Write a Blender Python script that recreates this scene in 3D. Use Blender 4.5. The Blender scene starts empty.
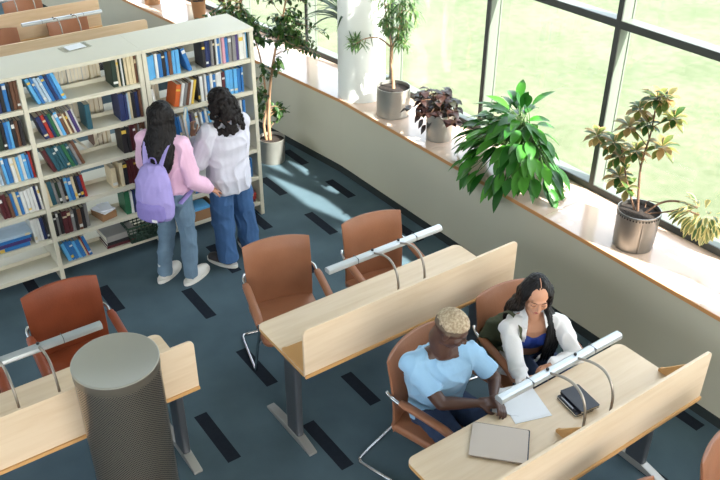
import bpy, bmesh, math, random
from mathutils import Vector, Matrix, Euler, noise
random.seed(7)
C = bpy.context.scene.collection
PI = math.pi
V = Vector

# ------------------------------------------------------------------ materials
MATS = {}
def nmat(name):
    m = bpy.data.materials.new(name); m.use_nodes = True
    nt = m.node_tree; b = nt.nodes['Principled BSDF']
    MATS[name] = m
    return m, nt, b
def lin(c):
    return tuple(((x/255)/12.92 if x/255 <= .04045 else ((x/255+.055)/1.055)**2.4) for x in c) + (1,)
def N(nt, t, **k):
    n = nt.nodes.new(t)
    for a, v in k.items():
        if a.startswith('i_'): n.inputs[a[2:].replace('_', ' ')].default_value = v
        else: setattr(n, a, v)
    return n
def mat(name, col, rough=.5, metal=0, var=.0, scale=8, bump=0, bscale=60, spec=.5, stretch=(1,1,1), col2=None, detail=4, sheen=0, trans=0):
    m, nt, b = nmat(name); L = nt.links
    c = lin(col)
    b.inputs['Base Color'].default_value = c
    b.inputs['Roughness'].default_value = rough; b.inputs['Metallic'].default_value = metal
    b.inputs['Specular IOR Level'].default_value = spec
    if sheen: b.inputs['Sheen Weight'].default_value = sheen
    tc = N(nt, 'ShaderNodeTexCoord'); mp = N(nt, 'ShaderNodeMapping'); mp.inputs['Scale'].default_value = stretch
    L.new(tc.outputs['Object'], mp.inputs['Vector'])
    if var or col2:
        no = N(nt, 'ShaderNodeTexNoise'); no.inputs['Scale'].default_value = scale; no.inputs['Detail'].default_value = detail
        L.new(mp.outputs[0], no.inputs['Vector'])
        mx = N(nt, 'ShaderNodeMix', data_type='RGBA')
        d = lin(col2) if col2 else tuple(x*(1-var) for x in c[:3]) + (1,)
        mx.inputs['A'].default_value = c; mx.inputs['B'].default_value = d
        cr = N(nt, 'ShaderNodeValToRGB'); cr.color_ramp.elements[0].position = .35; cr.color_ramp.elements[1].position = .65
        L.new(no.outputs['Fac'], cr.inputs[0]); L.new(cr.outputs[0], mx.inputs['Factor']); L.new(mx.outputs['Result'], b.inputs['Base Color'])
    if bump:
        nb = N(nt, 'ShaderNodeTexNoise'); nb.inputs['Scale'].default_value = bscale; nb.inputs['Detail'].default_value = 3
        L.new(mp.outputs[0], nb.inputs['Vector'])
        bu = N(nt, 'ShaderNodeBump'); bu.inputs['Strength'].default_value = bump; bu.inputs['Distance'].default_value = .01
        L.new(nb.outputs['Fac'], bu.inputs['Height']); L.new(bu.outputs[0], b.inputs['Normal'])
    if trans:
        # thin leaf or paper: some light passes through
        t = N(nt, 'ShaderNodeBsdfTranslucent'); ms = N(nt, 'ShaderNodeMixShader'); ms.inputs[0].default_value = trans
        src = b.inputs['Base Color'].links[0].from_socket if b.inputs['Base Color'].links else None
        if src: L.new(src, t.inputs['Color'])
        else: t.inputs['Color'].default_value = c
        L.new(b.outputs[0], ms.inputs[1]); L.new(t.outputs[0], ms.inputs[2]); L.new(ms.outputs[0], nt.nodes['Material Output'].inputs[0])
    return m
def leafmat(name, cols, rough=.4, spot=None):
    """leaf colour picked per leaf from the mesh attribute, optional edge / spot colour"""
    m, nt, b = nmat(name); L = nt.links
    at = N(nt, 'ShaderNodeAttribute', attribute_name='leafv')
    cr = N(nt, 'ShaderNodeValToRGB'); e = cr.color_ramp.elements
    e[0].color = lin(cols[0]); e[0].position = 0; e[1].color = lin(cols[-1]); e[1].position = 1
    for i, c in enumerate(cols[1:-1]):
        x = e.new((i+1)/(len(cols)-1)); x.color = lin(c)
    L.new(at.outputs['Fac'], cr.inputs[0]); src = cr.outputs[0]
    if spot:
        ed = N(nt, 'ShaderNodeAttribute', attribute_name='edgev')
        tc = N(nt, 'ShaderNodeTexCoord'); no = N(nt, 'ShaderNodeTexNoise'); no.inputs['Scale'].default_value = spot[1]
        L.new(tc.outputs['Object'], no.inputs['Vector'])
        ad = N(nt, 'ShaderNodeMath', operation='ADD'); L.new(no.outputs['Fac'], ad.inputs[0]); L.new(ed.outputs['Fac'], ad.inputs[1])
        r2 = N(nt, 'ShaderNodeValToRGB'); r2.color_ramp.elements[0].position = spot[2]; r2.color_ramp.elements[1].position = spot[2]+.12
        mx = N(nt, 'ShaderNodeMix', data_type='RGBA'); mx.inputs['B'].default_value = lin(spot[0])
        dv = N(nt, 'ShaderNodeMath', operation='MULTIPLY'); dv.inputs[1].default_value = .62
        L.new(ad.outputs[0], dv.inputs[0]); L.new(dv.outputs[0], r2.inputs[0]); L.new(r2.outputs[0], mx.inputs['Factor']); L.new(src, mx.inputs['A']); src = mx.outputs['Result']
    L.new(src, b.inputs['Base Color']); b.inputs['Roughness'].default_value = rough
    t = N(nt, 'ShaderNodeBsdfTranslucent'); L.new(src, t.inputs['Color']); ms = N(nt, 'ShaderNodeMixShader'); ms.inputs[0].default_value = .3
    L.new(b.outputs[0], ms.inputs[1]); L.new(t.outputs[0], ms.inputs[2]); L.new(ms.outputs[0], nt.nodes['Material Output'].inputs[0])
    return m
def woodmat(name, col, col2, axis='x', rough=.4):
    m, nt, b = nmat(name); L = nt.links
    tc = N(nt, 'ShaderNodeTexCoord'); mp = N(nt, 'ShaderNodeMapping')
    mp.inputs['Scale'].default_value = {'x': (1.2, 14, 14), 'y': (14, 1.2, 14), 'z': (14, 14, 1.2)}[axis]
    no = N(nt, 'ShaderNodeTexNoise'); no.inputs['Scale'].default_value = 1.5; no.inputs['Detail'].default_value = 6; no.inputs['Distortion'].default_value = .6
    L.new(tc.outputs['Object'], mp.inputs[0]); L.new(mp.outputs[0], no.inputs['Vector'])
    cr = N(nt, 'ShaderNodeValToRGB'); cr.color_ramp.elements[0].color = lin(col2); cr.color_ramp.elements[1].color = lin(col)
    cr.color_ramp.elements[0].position = .3; cr.color_ramp.elements[1].position = .62
    L.new(no.outputs['Fac'], cr.inputs[0]); L.new(cr.outputs[0], b.inputs['Base Color']); b.inputs['Roughness'].default_value = rough
    return m
def perfmat(name, col, mode, pitch, hole, rough=.35, metal=1.0):
    """sheet metal with a staggered grid of real see-through holes"""
    m, nt, b = nmat(name); L = nt.links
    b.inputs['Base Color'].default_value = lin(col); b.inputs['Roughness'].default_value = rough; b.inputs['Metallic'].default_value = metal
    tc = N(nt, 'ShaderNodeTexCoord'); sp = N(nt, 'ShaderNodeSeparateXYZ'); L.new(tc.outputs['Object'], sp.inputs[0])
    def M(op, a, bb=None):
        n = N(nt, 'ShaderNodeMath', operation=op)
        for i, x in enumerate((a, bb)):
            if x is None: continue
            if isinstance(x, (int, float)): n.inputs[i].default_value = x
            else: L.new(x, n.inputs[i])
        return n.outputs[0]
    if mode[0] == 'cyl':
        u = M('MULTIPLY', M('ARCTAN2', sp.outputs[1], sp.outputs[0]), mode[1])
    else: u = sp.outputs[0]
    v = sp.outputs[2]
    a = M('DIVIDE', M('ADD', u, v), pitch); c = M('DIVIDE', M('SUBTRACT', u, v), pitch)
    fa = M('SUBTRACT', M('FRACT', a), .5); fc = M('SUBTRACT', M('FRACT', c), .5)
    d = M('SQRT', M('ADD', M('MULTIPLY', fa, fa), M('MULTIPLY', fc, fc)))
    h = M('LESS_THAN', d, hole)
    t = N(nt, 'ShaderNodeBsdfTransparent'); ms = N(nt, 'ShaderNodeMixShader')
    L.new(h, ms.inputs[0]); L.new(b.outputs[0], ms.inputs[1]); L.new(t.outputs[0], ms.inputs[2]); L.new(ms.outputs[0], nt.nodes['Material Output'].inputs[0])
    return m

mat('carpet', (86,106,116), .95, var=.22, scale=2.2, bump=.5, bscale=260, spec=.15, detail=8)
mat('carpet_dark', (34,40,50), .95, var=.15, scale=30, bump=.4, bscale=260, spec=.15)
mat('carpet_base', (52,58,58), .9, spec=.15)
mat('paint', (196,191,170), .7, var=.04, scale=1.3)
mat('paint_white', (226,228,222), .6)
mat('ceiling_white', (225,225,220), .8)
mat('sill_top', (206,180,162), .14, var=.05, scale=3, spec=.9)
mat('sill_edge', (196,140,86), .45)
mat('window_metal', (100,108,98), .35)
mat('gasket', (52,54,50), .6)
woodmat('beech', (222,200,172), (212,187,155), 'x', .38)
woodmat('beech_far', (214,186,152), (200,170,134), 'x', .5)
mat('beech_edge', (198,152,96), .5)
mat('grey_metal', (92,96,102), .38, metal=.55)
mat('foot_metal', (176,174,170), .35, metal=.6)
mat('alu', (184,190,194), .3, metal=.6)
mat('chrome', (205,208,212), .14, metal=1)
mat('bracket_metal', (150,142,132), .35, metal=.85)
mat('steel', (150,146,140), .3, metal=1)
mat('lamp_glass', (236,238,240), .3)
mat('black_plastic', (26,27,30), .4)
mat('leather', (158,104,74), .42, var=.18, scale=3.5, bump=.12, bscale=90, detail=3)
mat('leather_red', (146,70,40), .4, var=.22, scale=4, bump=.12, bscale=90, detail=3)
mat('shelf_paint', (208,203,184), .45, var=.03, scale=3)
mat('galvanised', (176,174,166), .34, metal=.6, var=.18, scale=5)
mat('dull_steel', (150,147,142), .36, metal=.9, var=.2, scale=4)
perfmat('perforated_cylinder', (156,144,130), ('cyl', .215), .0150, .32, .32, .85)
perfmat('perforated_panel', (72,78,86), ('x',), .028, .25, .5, .5)
mat('lid_metal', (160,158,148), .38, metal=.35)
mat('collar', (116,108,96), .35, metal=.6)
mat('liner', (26,26,28), .7)
mat('soil', (44,34,28), .95, bump=.8, bscale=60, var=.5, scale=30)
mat('bark', (178,140,108), .8, var=.3, scale=25, bump=.5, bscale=50)
mat('bark_dark', (112,82,62), .8, var=.3, scale=25, bump=.5, bscale=50)
mat('stem_green', (66,98,42), .6)
leafmat('leaf_fig', [(34,62,28), (58,92,40), (92,126,62)])
leafmat('leaf_willow', [(62,96,52), (92,128,72), (130,160,96)])
leafmat('leaf_begonia', [(30,18,18), (46,26,24), (64,38,30), (40,48,32)])
leafmat('leaf_green', [(28,84,24), (50,118,34), (80,146,46), (40,100,30)], .35)
leafmat('leaf_croton', [(36,70,30), (62,98,42), (128,130,64), (70,104,46), (186,150,100), (48,84,40)], .4, ((210,168,116), 16, .78))
leafmat('leaf_variegated', [(64,92,50), (96,118,66), (150,146,92)], .4, ((214,196,130), 16, .60))
leafmat('leaf_palm', [(34,58,30), (52,78,40)])
leafmat('leaf_mixed', [(50,26,20), (66,40,26), (92,112,50), (150,164,86)])
mat('page', (226,218,198), .8, var=.1, scale=200, stretch=(1,1,.05))
BOOKC = {'b': ('blue', (44,112,176)), 'l': ('light blue', (92,168,220)), 'n': ('navy', (32,46,92)), 'w': ('white', (216,216,212)), 'c': ('cream', (214,198,162)),
 'g': ('green', (38,100,66)), 'd': ('dark green', (30,50,38)), 't': ('teal', (34,84,98)), 'k': ('black', (34,32,36)), 'm': ('maroon', (86,32,38)), 'r': ('red', (166,46,40)),
 'o': ('orange', (206,98,40)), 'e': ('brown', (108,72,52)), 'y': ('grey', (132,130,130)), 'p': ('pale blue', (170,192,210)), 'u': ('purple', (70,54,110)), 'j': ('yellow', (222,186,76)), 'i': ('pink', (206,150,164))}
for k, (nm, c) in BOOKC.items(): mat('book_'+k, c, .5, var=.12, scale=12)
mat('skin_dark', (74,48,38), .45, spec=.45); mat('lips_dark', (88,50,46), .4)
mat('skin_light', (196,142,112), .5); mat('lips_light', (176,92,84), .4)
mat('skin_tan', (182,128,98), .5)
mat('brow', (38,28,26), .7)
mat('hair_black', (16,12,13), .5, bump=.6, bscale=70, stretch=(1,1,.12), var=.3, scale=40, spec=.25)
mat('hair_brown', (24,18,18), .6, spec=.2, bump=.6, bscale=60, var=.4, scale=30)
mat('hair_blond', (202,184,156), .9, bump=1, bscale=160, col2=(150,128,102), scale=70)
mat('fade', (96,80,66), .8, bump=.3, bscale=200)
mat('tee', (142,182,214), .85, bump=.9, bscale=9, var=.06, scale=5, sheen=.2)
mat('shirt_white', (226,224,224), .85, bump=.9, bscale=10, sheen=.1)
mat('blue_top', (28,56,140), .7)
mat('denim_dark', (46,62,92), .9, bump=.3, bscale=20, var=.2, scale=14)
mat('denim_light', (112,138,160), .9, bump=.9, bscale=12, var=.18, scale=9)
mat('denim_blue', (66,104,152), .9, bump=.9, bscale=10, var=.2, scale=8)
mat('pink_cloth', (222,180,206), .9, bump=.9, bscale=9, sheen=.2)
mat('grey_cloth', (196,196,208), .9, bump=.9, bscale=8, sheen=.2)
mat('lavender', (160,148,208), .8, bump=.3, bscale=20, var=.08, scale=6)
mat('lavender_dark', (132,120,184), .8, bump=.3, bscale=20)
mat('olive', (74,78,56), .85, bump=.3, bscale=30)
mat('shoe_white', (228,226,220), .6); mat('shoe_grey', (60,56,58), .7); mat('sock', (226,226,226), .9)
mat('paper', (232,234,240), .7); mat('laptop_lid', (190,176,164), .4, metal=.1); mat('laptop_base', (40,48,66), .5)
mat('notebook_black', (32,34,46), .45); mat('silver', (180,184,192), .3, metal=.7)
mat('basket_green', (34,62,46), .6); mat('binder_grey', (150,148,144), .5); mat('cardboard', (150,112,78), .85)
mat('cloud_print', (150,152,150), .6); mat('wire_black', (24,24,24), .5)
mat('white_cable', (220,220,220), .5)
mat('book_pack_red', (176,58,70), .6)
# grass
m, nt, b = nmat('lawn'); L = nt.links
tc = N(nt, 'ShaderNodeTexCoord'); n1 = N(nt, 'ShaderNodeTexNoise'); n1.inputs['Scale'].default_value = .9; n1.inputs['Detail'].default_value = 5
n2 = N(nt, 'ShaderNodeTexNoise'); n2.inputs['Scale'].default_value = 7; n2.inputs['Detail'].default_value = 6
for n in (n1, n2): L.new(tc.outputs['Object'], n.inputs['Vector'])
ad = N(nt, 'ShaderNodeMath', operation='ADD'); L.new(n1.outputs[0], ad.inputs[0]); L.new(n2.outputs[0], ad.inputs[1])
cr = N(nt, 'ShaderNodeValToRGB'); e = cr.color_ramp.elements; e[0].position = .38; e[1].position = .62
GRASS_A, GRASS_B = (70,80,52), (90,94,72)
e[0].color = lin(GRASS_A); e[1].color = lin(GRASS_B)
hv = N(nt, 'ShaderNodeMath', operation='MULTIPLY'); hv.inputs[1].default_value = .5
L.new(ad.outputs[0], hv.inputs[0]); L.new(hv.outputs[0], cr.inputs[0]); L.new(cr.outputs[0], b.inputs['Base Color']); b.inputs['Roughness'].default_value = .9
# glass: mostly clear with a weak mirror reflection
m, nt, b = nmat('glass'); L = nt.links
t = N(nt, 'ShaderNodeBsdfTransparent'); t.inputs[0].default_value = (.97,.99,.98,1); g = N(nt, 'ShaderNodeBsdfGlossy'); g.inputs['Roughness'].default_value = .02
ms = N(nt, 'ShaderNodeMixShader'); ms.inputs[0].default_value = .045
L.new(t.outputs[0], ms.inputs[1]); L.new(g.outputs[0], ms.inputs[2]); L.new(ms.outputs[0], nt.nodes['Material Output'].inputs[0])
m, nt, b = nmat('acrylic'); L = nt.links
t = N(nt, 'ShaderNodeBsdfTransparent'); g = N(nt, 'ShaderNodeBsdfGlossy'); g.inputs['Roughness'].default_value = .08; ms = N(nt, 'ShaderNodeMixShader'); ms.inputs[0].default_value = .3
L.new(t.outputs[0], ms.inputs[1]); L.new(g.outputs[0], ms.inputs[2]); L.new(ms.outputs[0], nt.nodes['Material Output'].inputs[0])

# ------------------------------------------------------------------ mesh builder
class MB:
    def __init__(s): s.v = []; s.f = []; s.m = []; s.lv = None; s.ev = None; s.mi = 0
    def add(s, vs, fs, m=None):
        o = len(s.v); s.v += [tuple(v) for v in vs]; s.f += [tuple(i+o for i in f) for f in fs]; s.m += [s.mi if m is None else m]*len(fs)
    def box(s, x0, x1, y0, y1, z0, z1, m=None, M=None):
        vs = [V((x, y, z)) for z in (z0, z1) for y in (y0, y1) for x in (x0, x1)]
        if M is not None: vs = [M @ v for v in vs]
        s.add(vs, [(0,2,3,1), (4,5,7,6), (0,1,5,4), (2,6,7,3), (0,4,6,2), (1,3,7,5)], m)
    def prism(s, poly, a, b, axis='z', m=None, M=None):
        """closed polygon extruded from a to b along axis"""
        def P(p, t):
            q = {'z': (p[0], p[1], t), 'y': (p[0], t, p[1]), 'x': (t, p[0], p[1])}[axis]
            return M @ V(q) if M is not None else V(q)
        n = len(poly); vs = [P(p, a) for p in poly] + [P(p, b) for p in poly]
        fs = [tuple(range(n))[::-1], tuple(range(n, 2*n))] + [(i, (i+1) % n, n+(i+1) % n, n+i) for i in range(n)]
        s.add(vs, fs, m)
    def loft(s, rings, cap=True, m=None, closed=False):
        n = len(rings[0]); vs = [p for r in rings for p in r]; fs = []
        k = len(rings)
        for j in range(k if closed else k-1):
            for i in range(n):
                a, b = j*n, ((j+1) % k)*n
                fs.append((a+i, a+(i+1) % n, b+(i+1) % n, b+i))
        if cap and not closed: fs.append(tuple(range(n))[::-1]); fs.append(tuple(range((k-1)*n, k*n)))
        s.add(vs, fs, m)
    def tube(s, pts, r, n=10, m=None, cap=True, closed=False, flat=None):
        pts = [V(p) for p in pts]; rings = []; k = len(pts); up = None
        for i, p in enumerate(pts):
            if closed: d = pts[(i+1) % k]-pts[i-1]
            else: d = pts[min(i+1, k-1)]-pts[max(i-1, 0)]
            if d.length < 1e-9: d = V((0,0,1))
            d.normalize()
            if up is None: up = d.orthogonal().normalized() if flat is None else (V(flat)-d*V(flat).dot(d)).normalized()
            else:
                up = (up - d*up.dot(d)); up = up.normalized() if up.length > 1e-6 else d.orthogonal().normalized()
            w = d.cross(up); rr = r[i] if isinstance(r, list) else r
            ra, rb = rr if isinstance(rr, tuple) else (rr, rr)
            rings.append([p + up*math.cos(2*PI*j/n)*ra + w*math.sin(2*PI*j/n)*rb for j in range(n)])
        s.loft(rings, cap, m, closed)
    def lathe(s, prof, n=32, m=None, c=(0,0,0)):
        """profile of (r, z) revolved about a vertical axis"""
        rings = [[V((c[0]+r*math.cos(2*PI*j/n), c[1]+r*math.sin(2*PI*j/n), c[2]+z)) for j in range(n)] for r, z in prof]
        s.loft(rings, True, m)
    def ell(s, c, r, R=None, nu=14, nv=9, m=None):
        c = V(c); r = (r, r, r) if isinstance(r, (int, float)) else r
        rings = []
        for j in range(1, nv):
            th = PI*j/nv
            ring = []
            for i in range(nu):
                a = 2*PI*i/nu; p = V((r[0]*math.sin(th)*math.cos(a), r[1]*math.sin(th)*math.sin(a), -r[2]*math.cos(th)))
                ring.append(c + (R @ p if R is not None else p))
            rings.append(ring)
        s.loft(rings, True, m)
    def build(s, name, mats, parent=None, smooth=True, bevel=0, angle=35, loc=None):
        me = bpy.data.meshes.new(name); me.from_pydata(s.v, [], s.f)
        for q in (mats if isinstance(mats, (list, tuple)) else [mats]): me.materials.append(MATS[q])
        me.polygons.foreach_set('material_index', s.m)
        me.validate(); me.update()
        if s.lv is not None:
            for nm, d in (('leafv', s.lv), ('edgev', s.ev)):
                at = me.attributes.new(nm, 'FLOAT', 'POINT'); at.data.foreach_set('value', d)
        if smooth:
            me.shade_smooth(); me.set_sharp_from_angle(angle=math.radians(angle))
        o = bpy.data.objects.new(name, me); C.objects.link(o)
        if parent is not None: o.parent = parent
        if loc is not None: o.location = loc
        if bevel:
            bv = o.modifiers.new('b', 'BEVEL'); bv.width = bevel; bv.segments = 2; bv.limit_method = 'ANGLE'; bv.angle_limit = math.radians(40)
        return o
def tag(o, label, cat, group=None, kind=None):
    o['label'] = label; o['category'] = cat
    if group: o['group'] = group
    if kind: o['kind'] = kind
    return o
def thing(name, label, cat, loc=(0,0,0), rz=0, group=None):
    o = bpy.data.objects.new(name, None); o.empty_display_size = .1; C.objects.link(o)
    o.location = loc; o.rotation_euler = (0, 0, rz)
    return tag(o, label, cat, group)
def struct(o): o['kind'] = 'structure'; return o
def dup(root, loc, rz, label, group=None, swap=None):
    r = root.copy(); C.objects.link(r); r.location = loc; r.rotation_euler = (0, 0, rz); r['label'] = label
    if group: r['group'] = group
    def rec(a, b):
        for ch in list(a.children):
            c = ch.copy(); C.objects.link(c); c.parent = b
            if swap and c.type == 'MESH' and c.data.materials and c.data.materials[0].name in swap:
                c.data = c.data.copy(); c.data.materials[0] = MATS[swap[c.data.materials[0].name]]
            rec(ch, c)
    rec(root, r)
    return r
def rrect(x0, x1, y0, y1, rs, n=6):
    """rounded rectangle, radii for corners (x0y0, x1y0, x1y1, x0y1)"""
    out = []
    for (cx, cy, sx, sy, a0, r) in ((x0, y0, 1, 1, 180, rs[0]), (x1, y0, -1, 1, 270, rs[1]), (x1, y1, -1, -1, 0, rs[2]), (x0, y1, 1, -1, 90, rs[3])):
        if r <= 0: out.append((cx, cy)); continue
        for k in range(n+1):
            a = math.radians(a0+90*k/n); out.append((cx+sx*r+r*math.cos(a), cy+sy*r+r*math.sin(a)))
    return out
def arc(pts, n=8):
    """smooth curve through points (Catmull-Rom)"""
    P = [V(p) for p in pts]; P = [2*P[0]-P[1]] + P + [2*P[-1]-P[-2]]; out = []
    for i in range(1, len(P)-2):
        for k in range(n):
            t = k/n
            out.append(.5*((2*P[i]) + (-P[i-1]+P[i+1])*t + (2*P[i-1]-5*P[i]+4*P[i+1]-P[i+2])*t*t + (-P[i-1]+3*P[i]-3*P[i+1]+P[i+2])*t**3))
    out.append(P[-2]); return out

# ------------------------------------------------------------------ camera
cam = bpy.data.cameras.new('camera'); co = bpy.data.objects.new('camera', cam); C.objects.link(co)
yaw, pitch, roll, F = .618519, .562804, .00456, 835.9
cam.sensor_width = 36; cam.lens = F*36/720
fw = V((math.sin(yaw)*math.cos(pitch), math.cos(yaw)*math.cos(pitch), -math.sin(pitch)))
rt = V((math.cos(yaw), -math.sin(yaw), 0)); up = rt.cross(fw)
r2 = rt*math.cos(roll)+up*math.sin(roll); u2 = -rt*math.sin(roll)+up*math.cos(roll)
M = Matrix((r2, u2, -fw)).transposed().to_4x4(); M.translation = V((0, 0, 4.06625)); co.matrix_world = M
bpy.context.scene.camera = co
#SECTION:ROOM
# ------------------------------------------------------------------ room
HZ = 4.7; YW = 6.42-1.335*5
b = MB(); b.box(-7, 4.36, -8, 16.5, -.1, 0, 0)
for (x, ya, yb) in [(1.50,3.55,4.05), (1.50,5.49,5.89), (1.02,6.10,6.55), (2.06,3.08,3.56), (2.06,4.99,5.45), (2.06,4.03,4.50), (2.55,3.45,3.82), (2.53,5.44,5.95), (3.11,5.90,6.32), (3.08,5.05,5.3),
                    (3.56,5.48,5.93), (3.56,6.38,6.80), (4.09,5.95,6.37), (4.09,6.82,7.22), (4.13,4.92,5.26), (4.17,3.06,3.40), (4.2,2.0,2.24), (1.0,5.0,5.4), (.5,5.5,5.95), (.5,6.45,6.85), (1.02,2.9,3.3), (.5,3.4,3.9), (0,3.0,3.5), (2.55,2.4,2.85), (3.05,1.1,1.6), (3.6,1.6,2.0), (1.5,2.5,2.95), (3.08,2.8,3.2)]:
    b.add([(x,ya,.0012), (x+.093,ya,.0012), (x+.093,yb,.0012), (x,yb,.0012)], [(0,1,2,3)], 1)
struct(b.build('floor', ['carpet', 'carpet_dark'], smooth=False))
ANG = math.atan(.1); UA = V((-math.sin(ANG), math.cos(ANG), 0)); NA = V((math.cos(ANG), math.sin(ANG), 0))
KY = 6.45
def PA(x, t): # wall A frame: x offset outwards from face, t along
    p = V((4.35, KY, 0)) + NA*x + UA*t; return (p.x, p.y)
b = MB(); b.box(4.35, 4.95, -8, KY, 0, .79)
b.box(4.35, 4.95, -8, YW, .79, HZ)  # solid wall out of view, added to keep sun off the nearer floor
struct(b.build('wall_right', 'paint'))
b = MB(); b.prism([PA(0,0), PA(.6,.06), PA(.6,11), PA(0,11)], 0, .79); struct(b.build('wall_back_right', 'paint'))
b = MB(); b.prism([(4.34, -8), (4.35, -8), (4.35, KY), (4.34, KY)], 0, .075); struct(b.build('baseboard_right', 'carpet_base'))
b = MB(); b.prism([PA(-.01,0), PA(0,0), PA(0,11), PA(-.01,11)], 0, .075); struct(b.build('baseboard_back', 'carpet_base'))
b = MB(); y = KY-1.389*5
while y < KY-.1:
    y1 = min(y+1.389, KY)
    b.box(4.332, 4.94, y+.0015, y1-.0015, .79, .82, 0); b.box(4.328, 4.3325, y+.0015, y1-.0015, .788, .8185, 1); y = y1
struct(b.build('trim_1', ['sill_top', 'sill_edge'], smooth=False))
b = MB(); t = 0
while t < 10.5:
    t1 = t+1.389
    b.prism([PA(-.018,t+.0015), PA(-.018,t1-.0015), PA(.59,t1-.0015), PA(.59,t+.0015)], .79, .82, m=0)
    b.prism([PA(-.0225,t+.0015), PA(-.0225,t1-.0015), PA(-.018,t1-.0015), PA(-.018,t+.0015)], .788, .8185, m=1); t = t1
struct(b.build('trim_2', ['sill_top', 'sill_edge'], smooth=False))
WN = [0]
def window(M, t0, t1, both=False):
    WN[0] += 1
    b = MB()
    for (z0, z1) in ((.82, .875), (2.15, 2.205), (3.5, 3.55), (HZ-.06, HZ)):
        b.box(.012, .112, t0+.0225, t1-.0225, z0, z1, 0, M); b.box(0, .0125, t0+.0225, t1-.0225, z0, z1, 1, M)
    for t in ((t0, t1) if both else (t1,)):
        b.box(.012, .115, t-.0225, t+.0225, .82, HZ, 0, M); b.box(0, .0125, t-.0225, t+.0225, .82, HZ, 1, M)
        b.box(.115, .13, t-.03, t+.03, .82, HZ, 0, M)
    fr = struct(b.build('window_%d' % WN[0], ['window_metal', 'gasket'], smooth=False))
    for (z0, z1) in ((.87, 2.155), (2.2, 3.505), (3.545, HZ-.055)):
        p = MB(); p.box(.075, .081, t0+.02, t1-.02, z0, z1, 0, M); p.build('pane', 'glass', fr, smooth=False)
MB_ = Matrix.Translation((4.94, 0, 0))
ys = [6.42-1.335*k for k in range(11)]
for i in range(5): window(MB_, ys[i+1], ys[i], i == 4)
MA_ = Matrix.Translation((4.94, 6.45, 0)) @ Matrix.Rotation(ANG, 4, 'Z')
for i in range(7): window(MA_, .06+1.3*i, .06+1.3*(i+1))
b = MB(); b.box(-7, 5.0, -8, 16.5, HZ, HZ+.25); struct(b.build('ceiling_unseen', 'ceiling_white'))  # out of view, added to block overhead sun; edge trimmed for the floor streaks
b = MB(); b.box(-7.2, -7, -8, 16.5, 0, 2.2); struct(b.build('wall_left_unseen', 'paint'))  # out of view, added to cut side fill; kept low so some sky enters
b = MB(); b.box(-7.2, 5, 16.5, 16.7, 0, 2.2); struct(b.build('wall_back_unseen', 'paint'))  # out of view, added to dim the sky light from the far end
b = MB(); b.box(4.97, 90, -60, 90, -.5, -.4); struct(b.build('ground', 'lawn'))
b = MB(); b.lathe([(.235, .82), (.235, HZ)], 48, c=(4.585, 6.43, 0)); struct(b.build('column', 'paint_white'))
# ------------------------------------------------------------------ desks
TL, TW, TH = 1.70, .571, .74
def desk(x, y, label, beech='beech'):
    t = thing('reading_desk', label, 'desk', (x, y, 0), 0, 'beech reading desks')
    b = MB(); b.prism(rrect(0, TL, 0, TW, (.004, .004, .05, .05)), TH-.025, TH, m=0)
    o = b.build('tabletop', [beech, 'beech_edge'], t, smooth=False)
    for p in o.data.polygons:
        if abs(p.normal.z) < .5: p.material_index = 1
    b = MB(); b.prism(rrect(0, TL, TH-.02, TH+.328, (.003, .003, .035, .035)), -.018, 0, 'y', m=0); b.box(0, TL, -.03, -.0175, TH-.026, TH-.004, 1)
    b.build('screen', [beech, 'beech_edge'], t, smooth=False, bevel=.002)
    for fx in (.008, .80, TL-.026):
        b = MB(); poly = [(.0005, TH+.0003), (.0005, TH+.245)]
        for k in range(6): poly.append((.235+.022*math.sin(PI*k/5*.5*2), TH+.028+.0-.028*k/5*1.0) if k else (.23, TH+.03))
        poly = [(.0005, TH+.0003), (.0005, TH+.25), (.235, TH+.034), (.252, TH+.026), (.26, TH+.014), (.256, TH+.0003)]
        b.prism(poly[::-1], fx, fx+.018, 'x'); b.build('side_bracket', 'beech_edge', t, smooth=False)
    for sx in (.038, TL-.088):
        b = MB(); b.prism(rrect(sx, sx+.05, .17, .31, (.015,)*4), .045, TH-.025); lg = b.build('leg', 'grey_metal', t)
        b = MB(); b.prism([(.02, 0), (.575, 0), (.575, .018), (.5, .032), (.31, .05), (.17, .05), (.09, .034), (.02, .018)], sx-.004, sx+.054, 'x')
        f = b.build('foot', 'foot_metal', lg, smooth=False, bevel=.004)
    b = MB(); b.box(.1, TL-.1, .235, .2365, .49, TH-.026); b.build('modesty_panel', 'perforated_panel', t, smooth=False)
    b = MB(); b.box(.09, TL-.09, .16, .235, TH-.045, TH-.026); b.build('cable_tray', 'grey_metal', t, smooth=False)
    return t
def lamp(x, y, label):
    t = thing('desk_lamp', label, 'lamp', (x, y, TH), 0, 'slim bar lamps over the desks')
    b = MB(); sec = [(-.028, 0), (-.024, -.012), (.024, -.012), (.028, 0), (.024, .016), (.012, .024), (-.012, .024), (-.024, .016)]
    b.prism([(p[0]+.33, p[1]+.395) for p in sec][::-1], -.455, .455, 'x', m=0); b.box(-.44, .44, .310, .350, .3815, .3832, 1)
    bar = b.build('light_bar', ['alu', 'lamp_glass'], t, angle=25, bevel=.0015)
    for bx in (-.105, .105):
        b = MB(); b.tube(arc([(bx,.055,.0), (bx,.055,.12), (bx,.055,.24), (bx,.06,.33), (bx,.085,.40), (bx,.14,.445), (bx,.22,.445), (bx,.30,.415), (bx,.335,.402)], 5), .0075, 10)
        b.lathe([(.02, 0), (.02, .006), (.012, .01)], 16, c=(bx, .055, 0)); b.build('bracket', 'bracket_metal', t)
        b = MB(); b.lathe([(.009, .417), (.009, .427), (.006, .430)], 12, c=(bx, .335, 0)); b.build('screw_cap', 'black_plastic', t)
    for bx in (-.235, .235):
        b = MB(); b.box(bx-.0015, bx+.0015, .301, .359, .383, .4202); b.build('joint_line', 'grey_metal', t, smooth=False)
    return t
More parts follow.
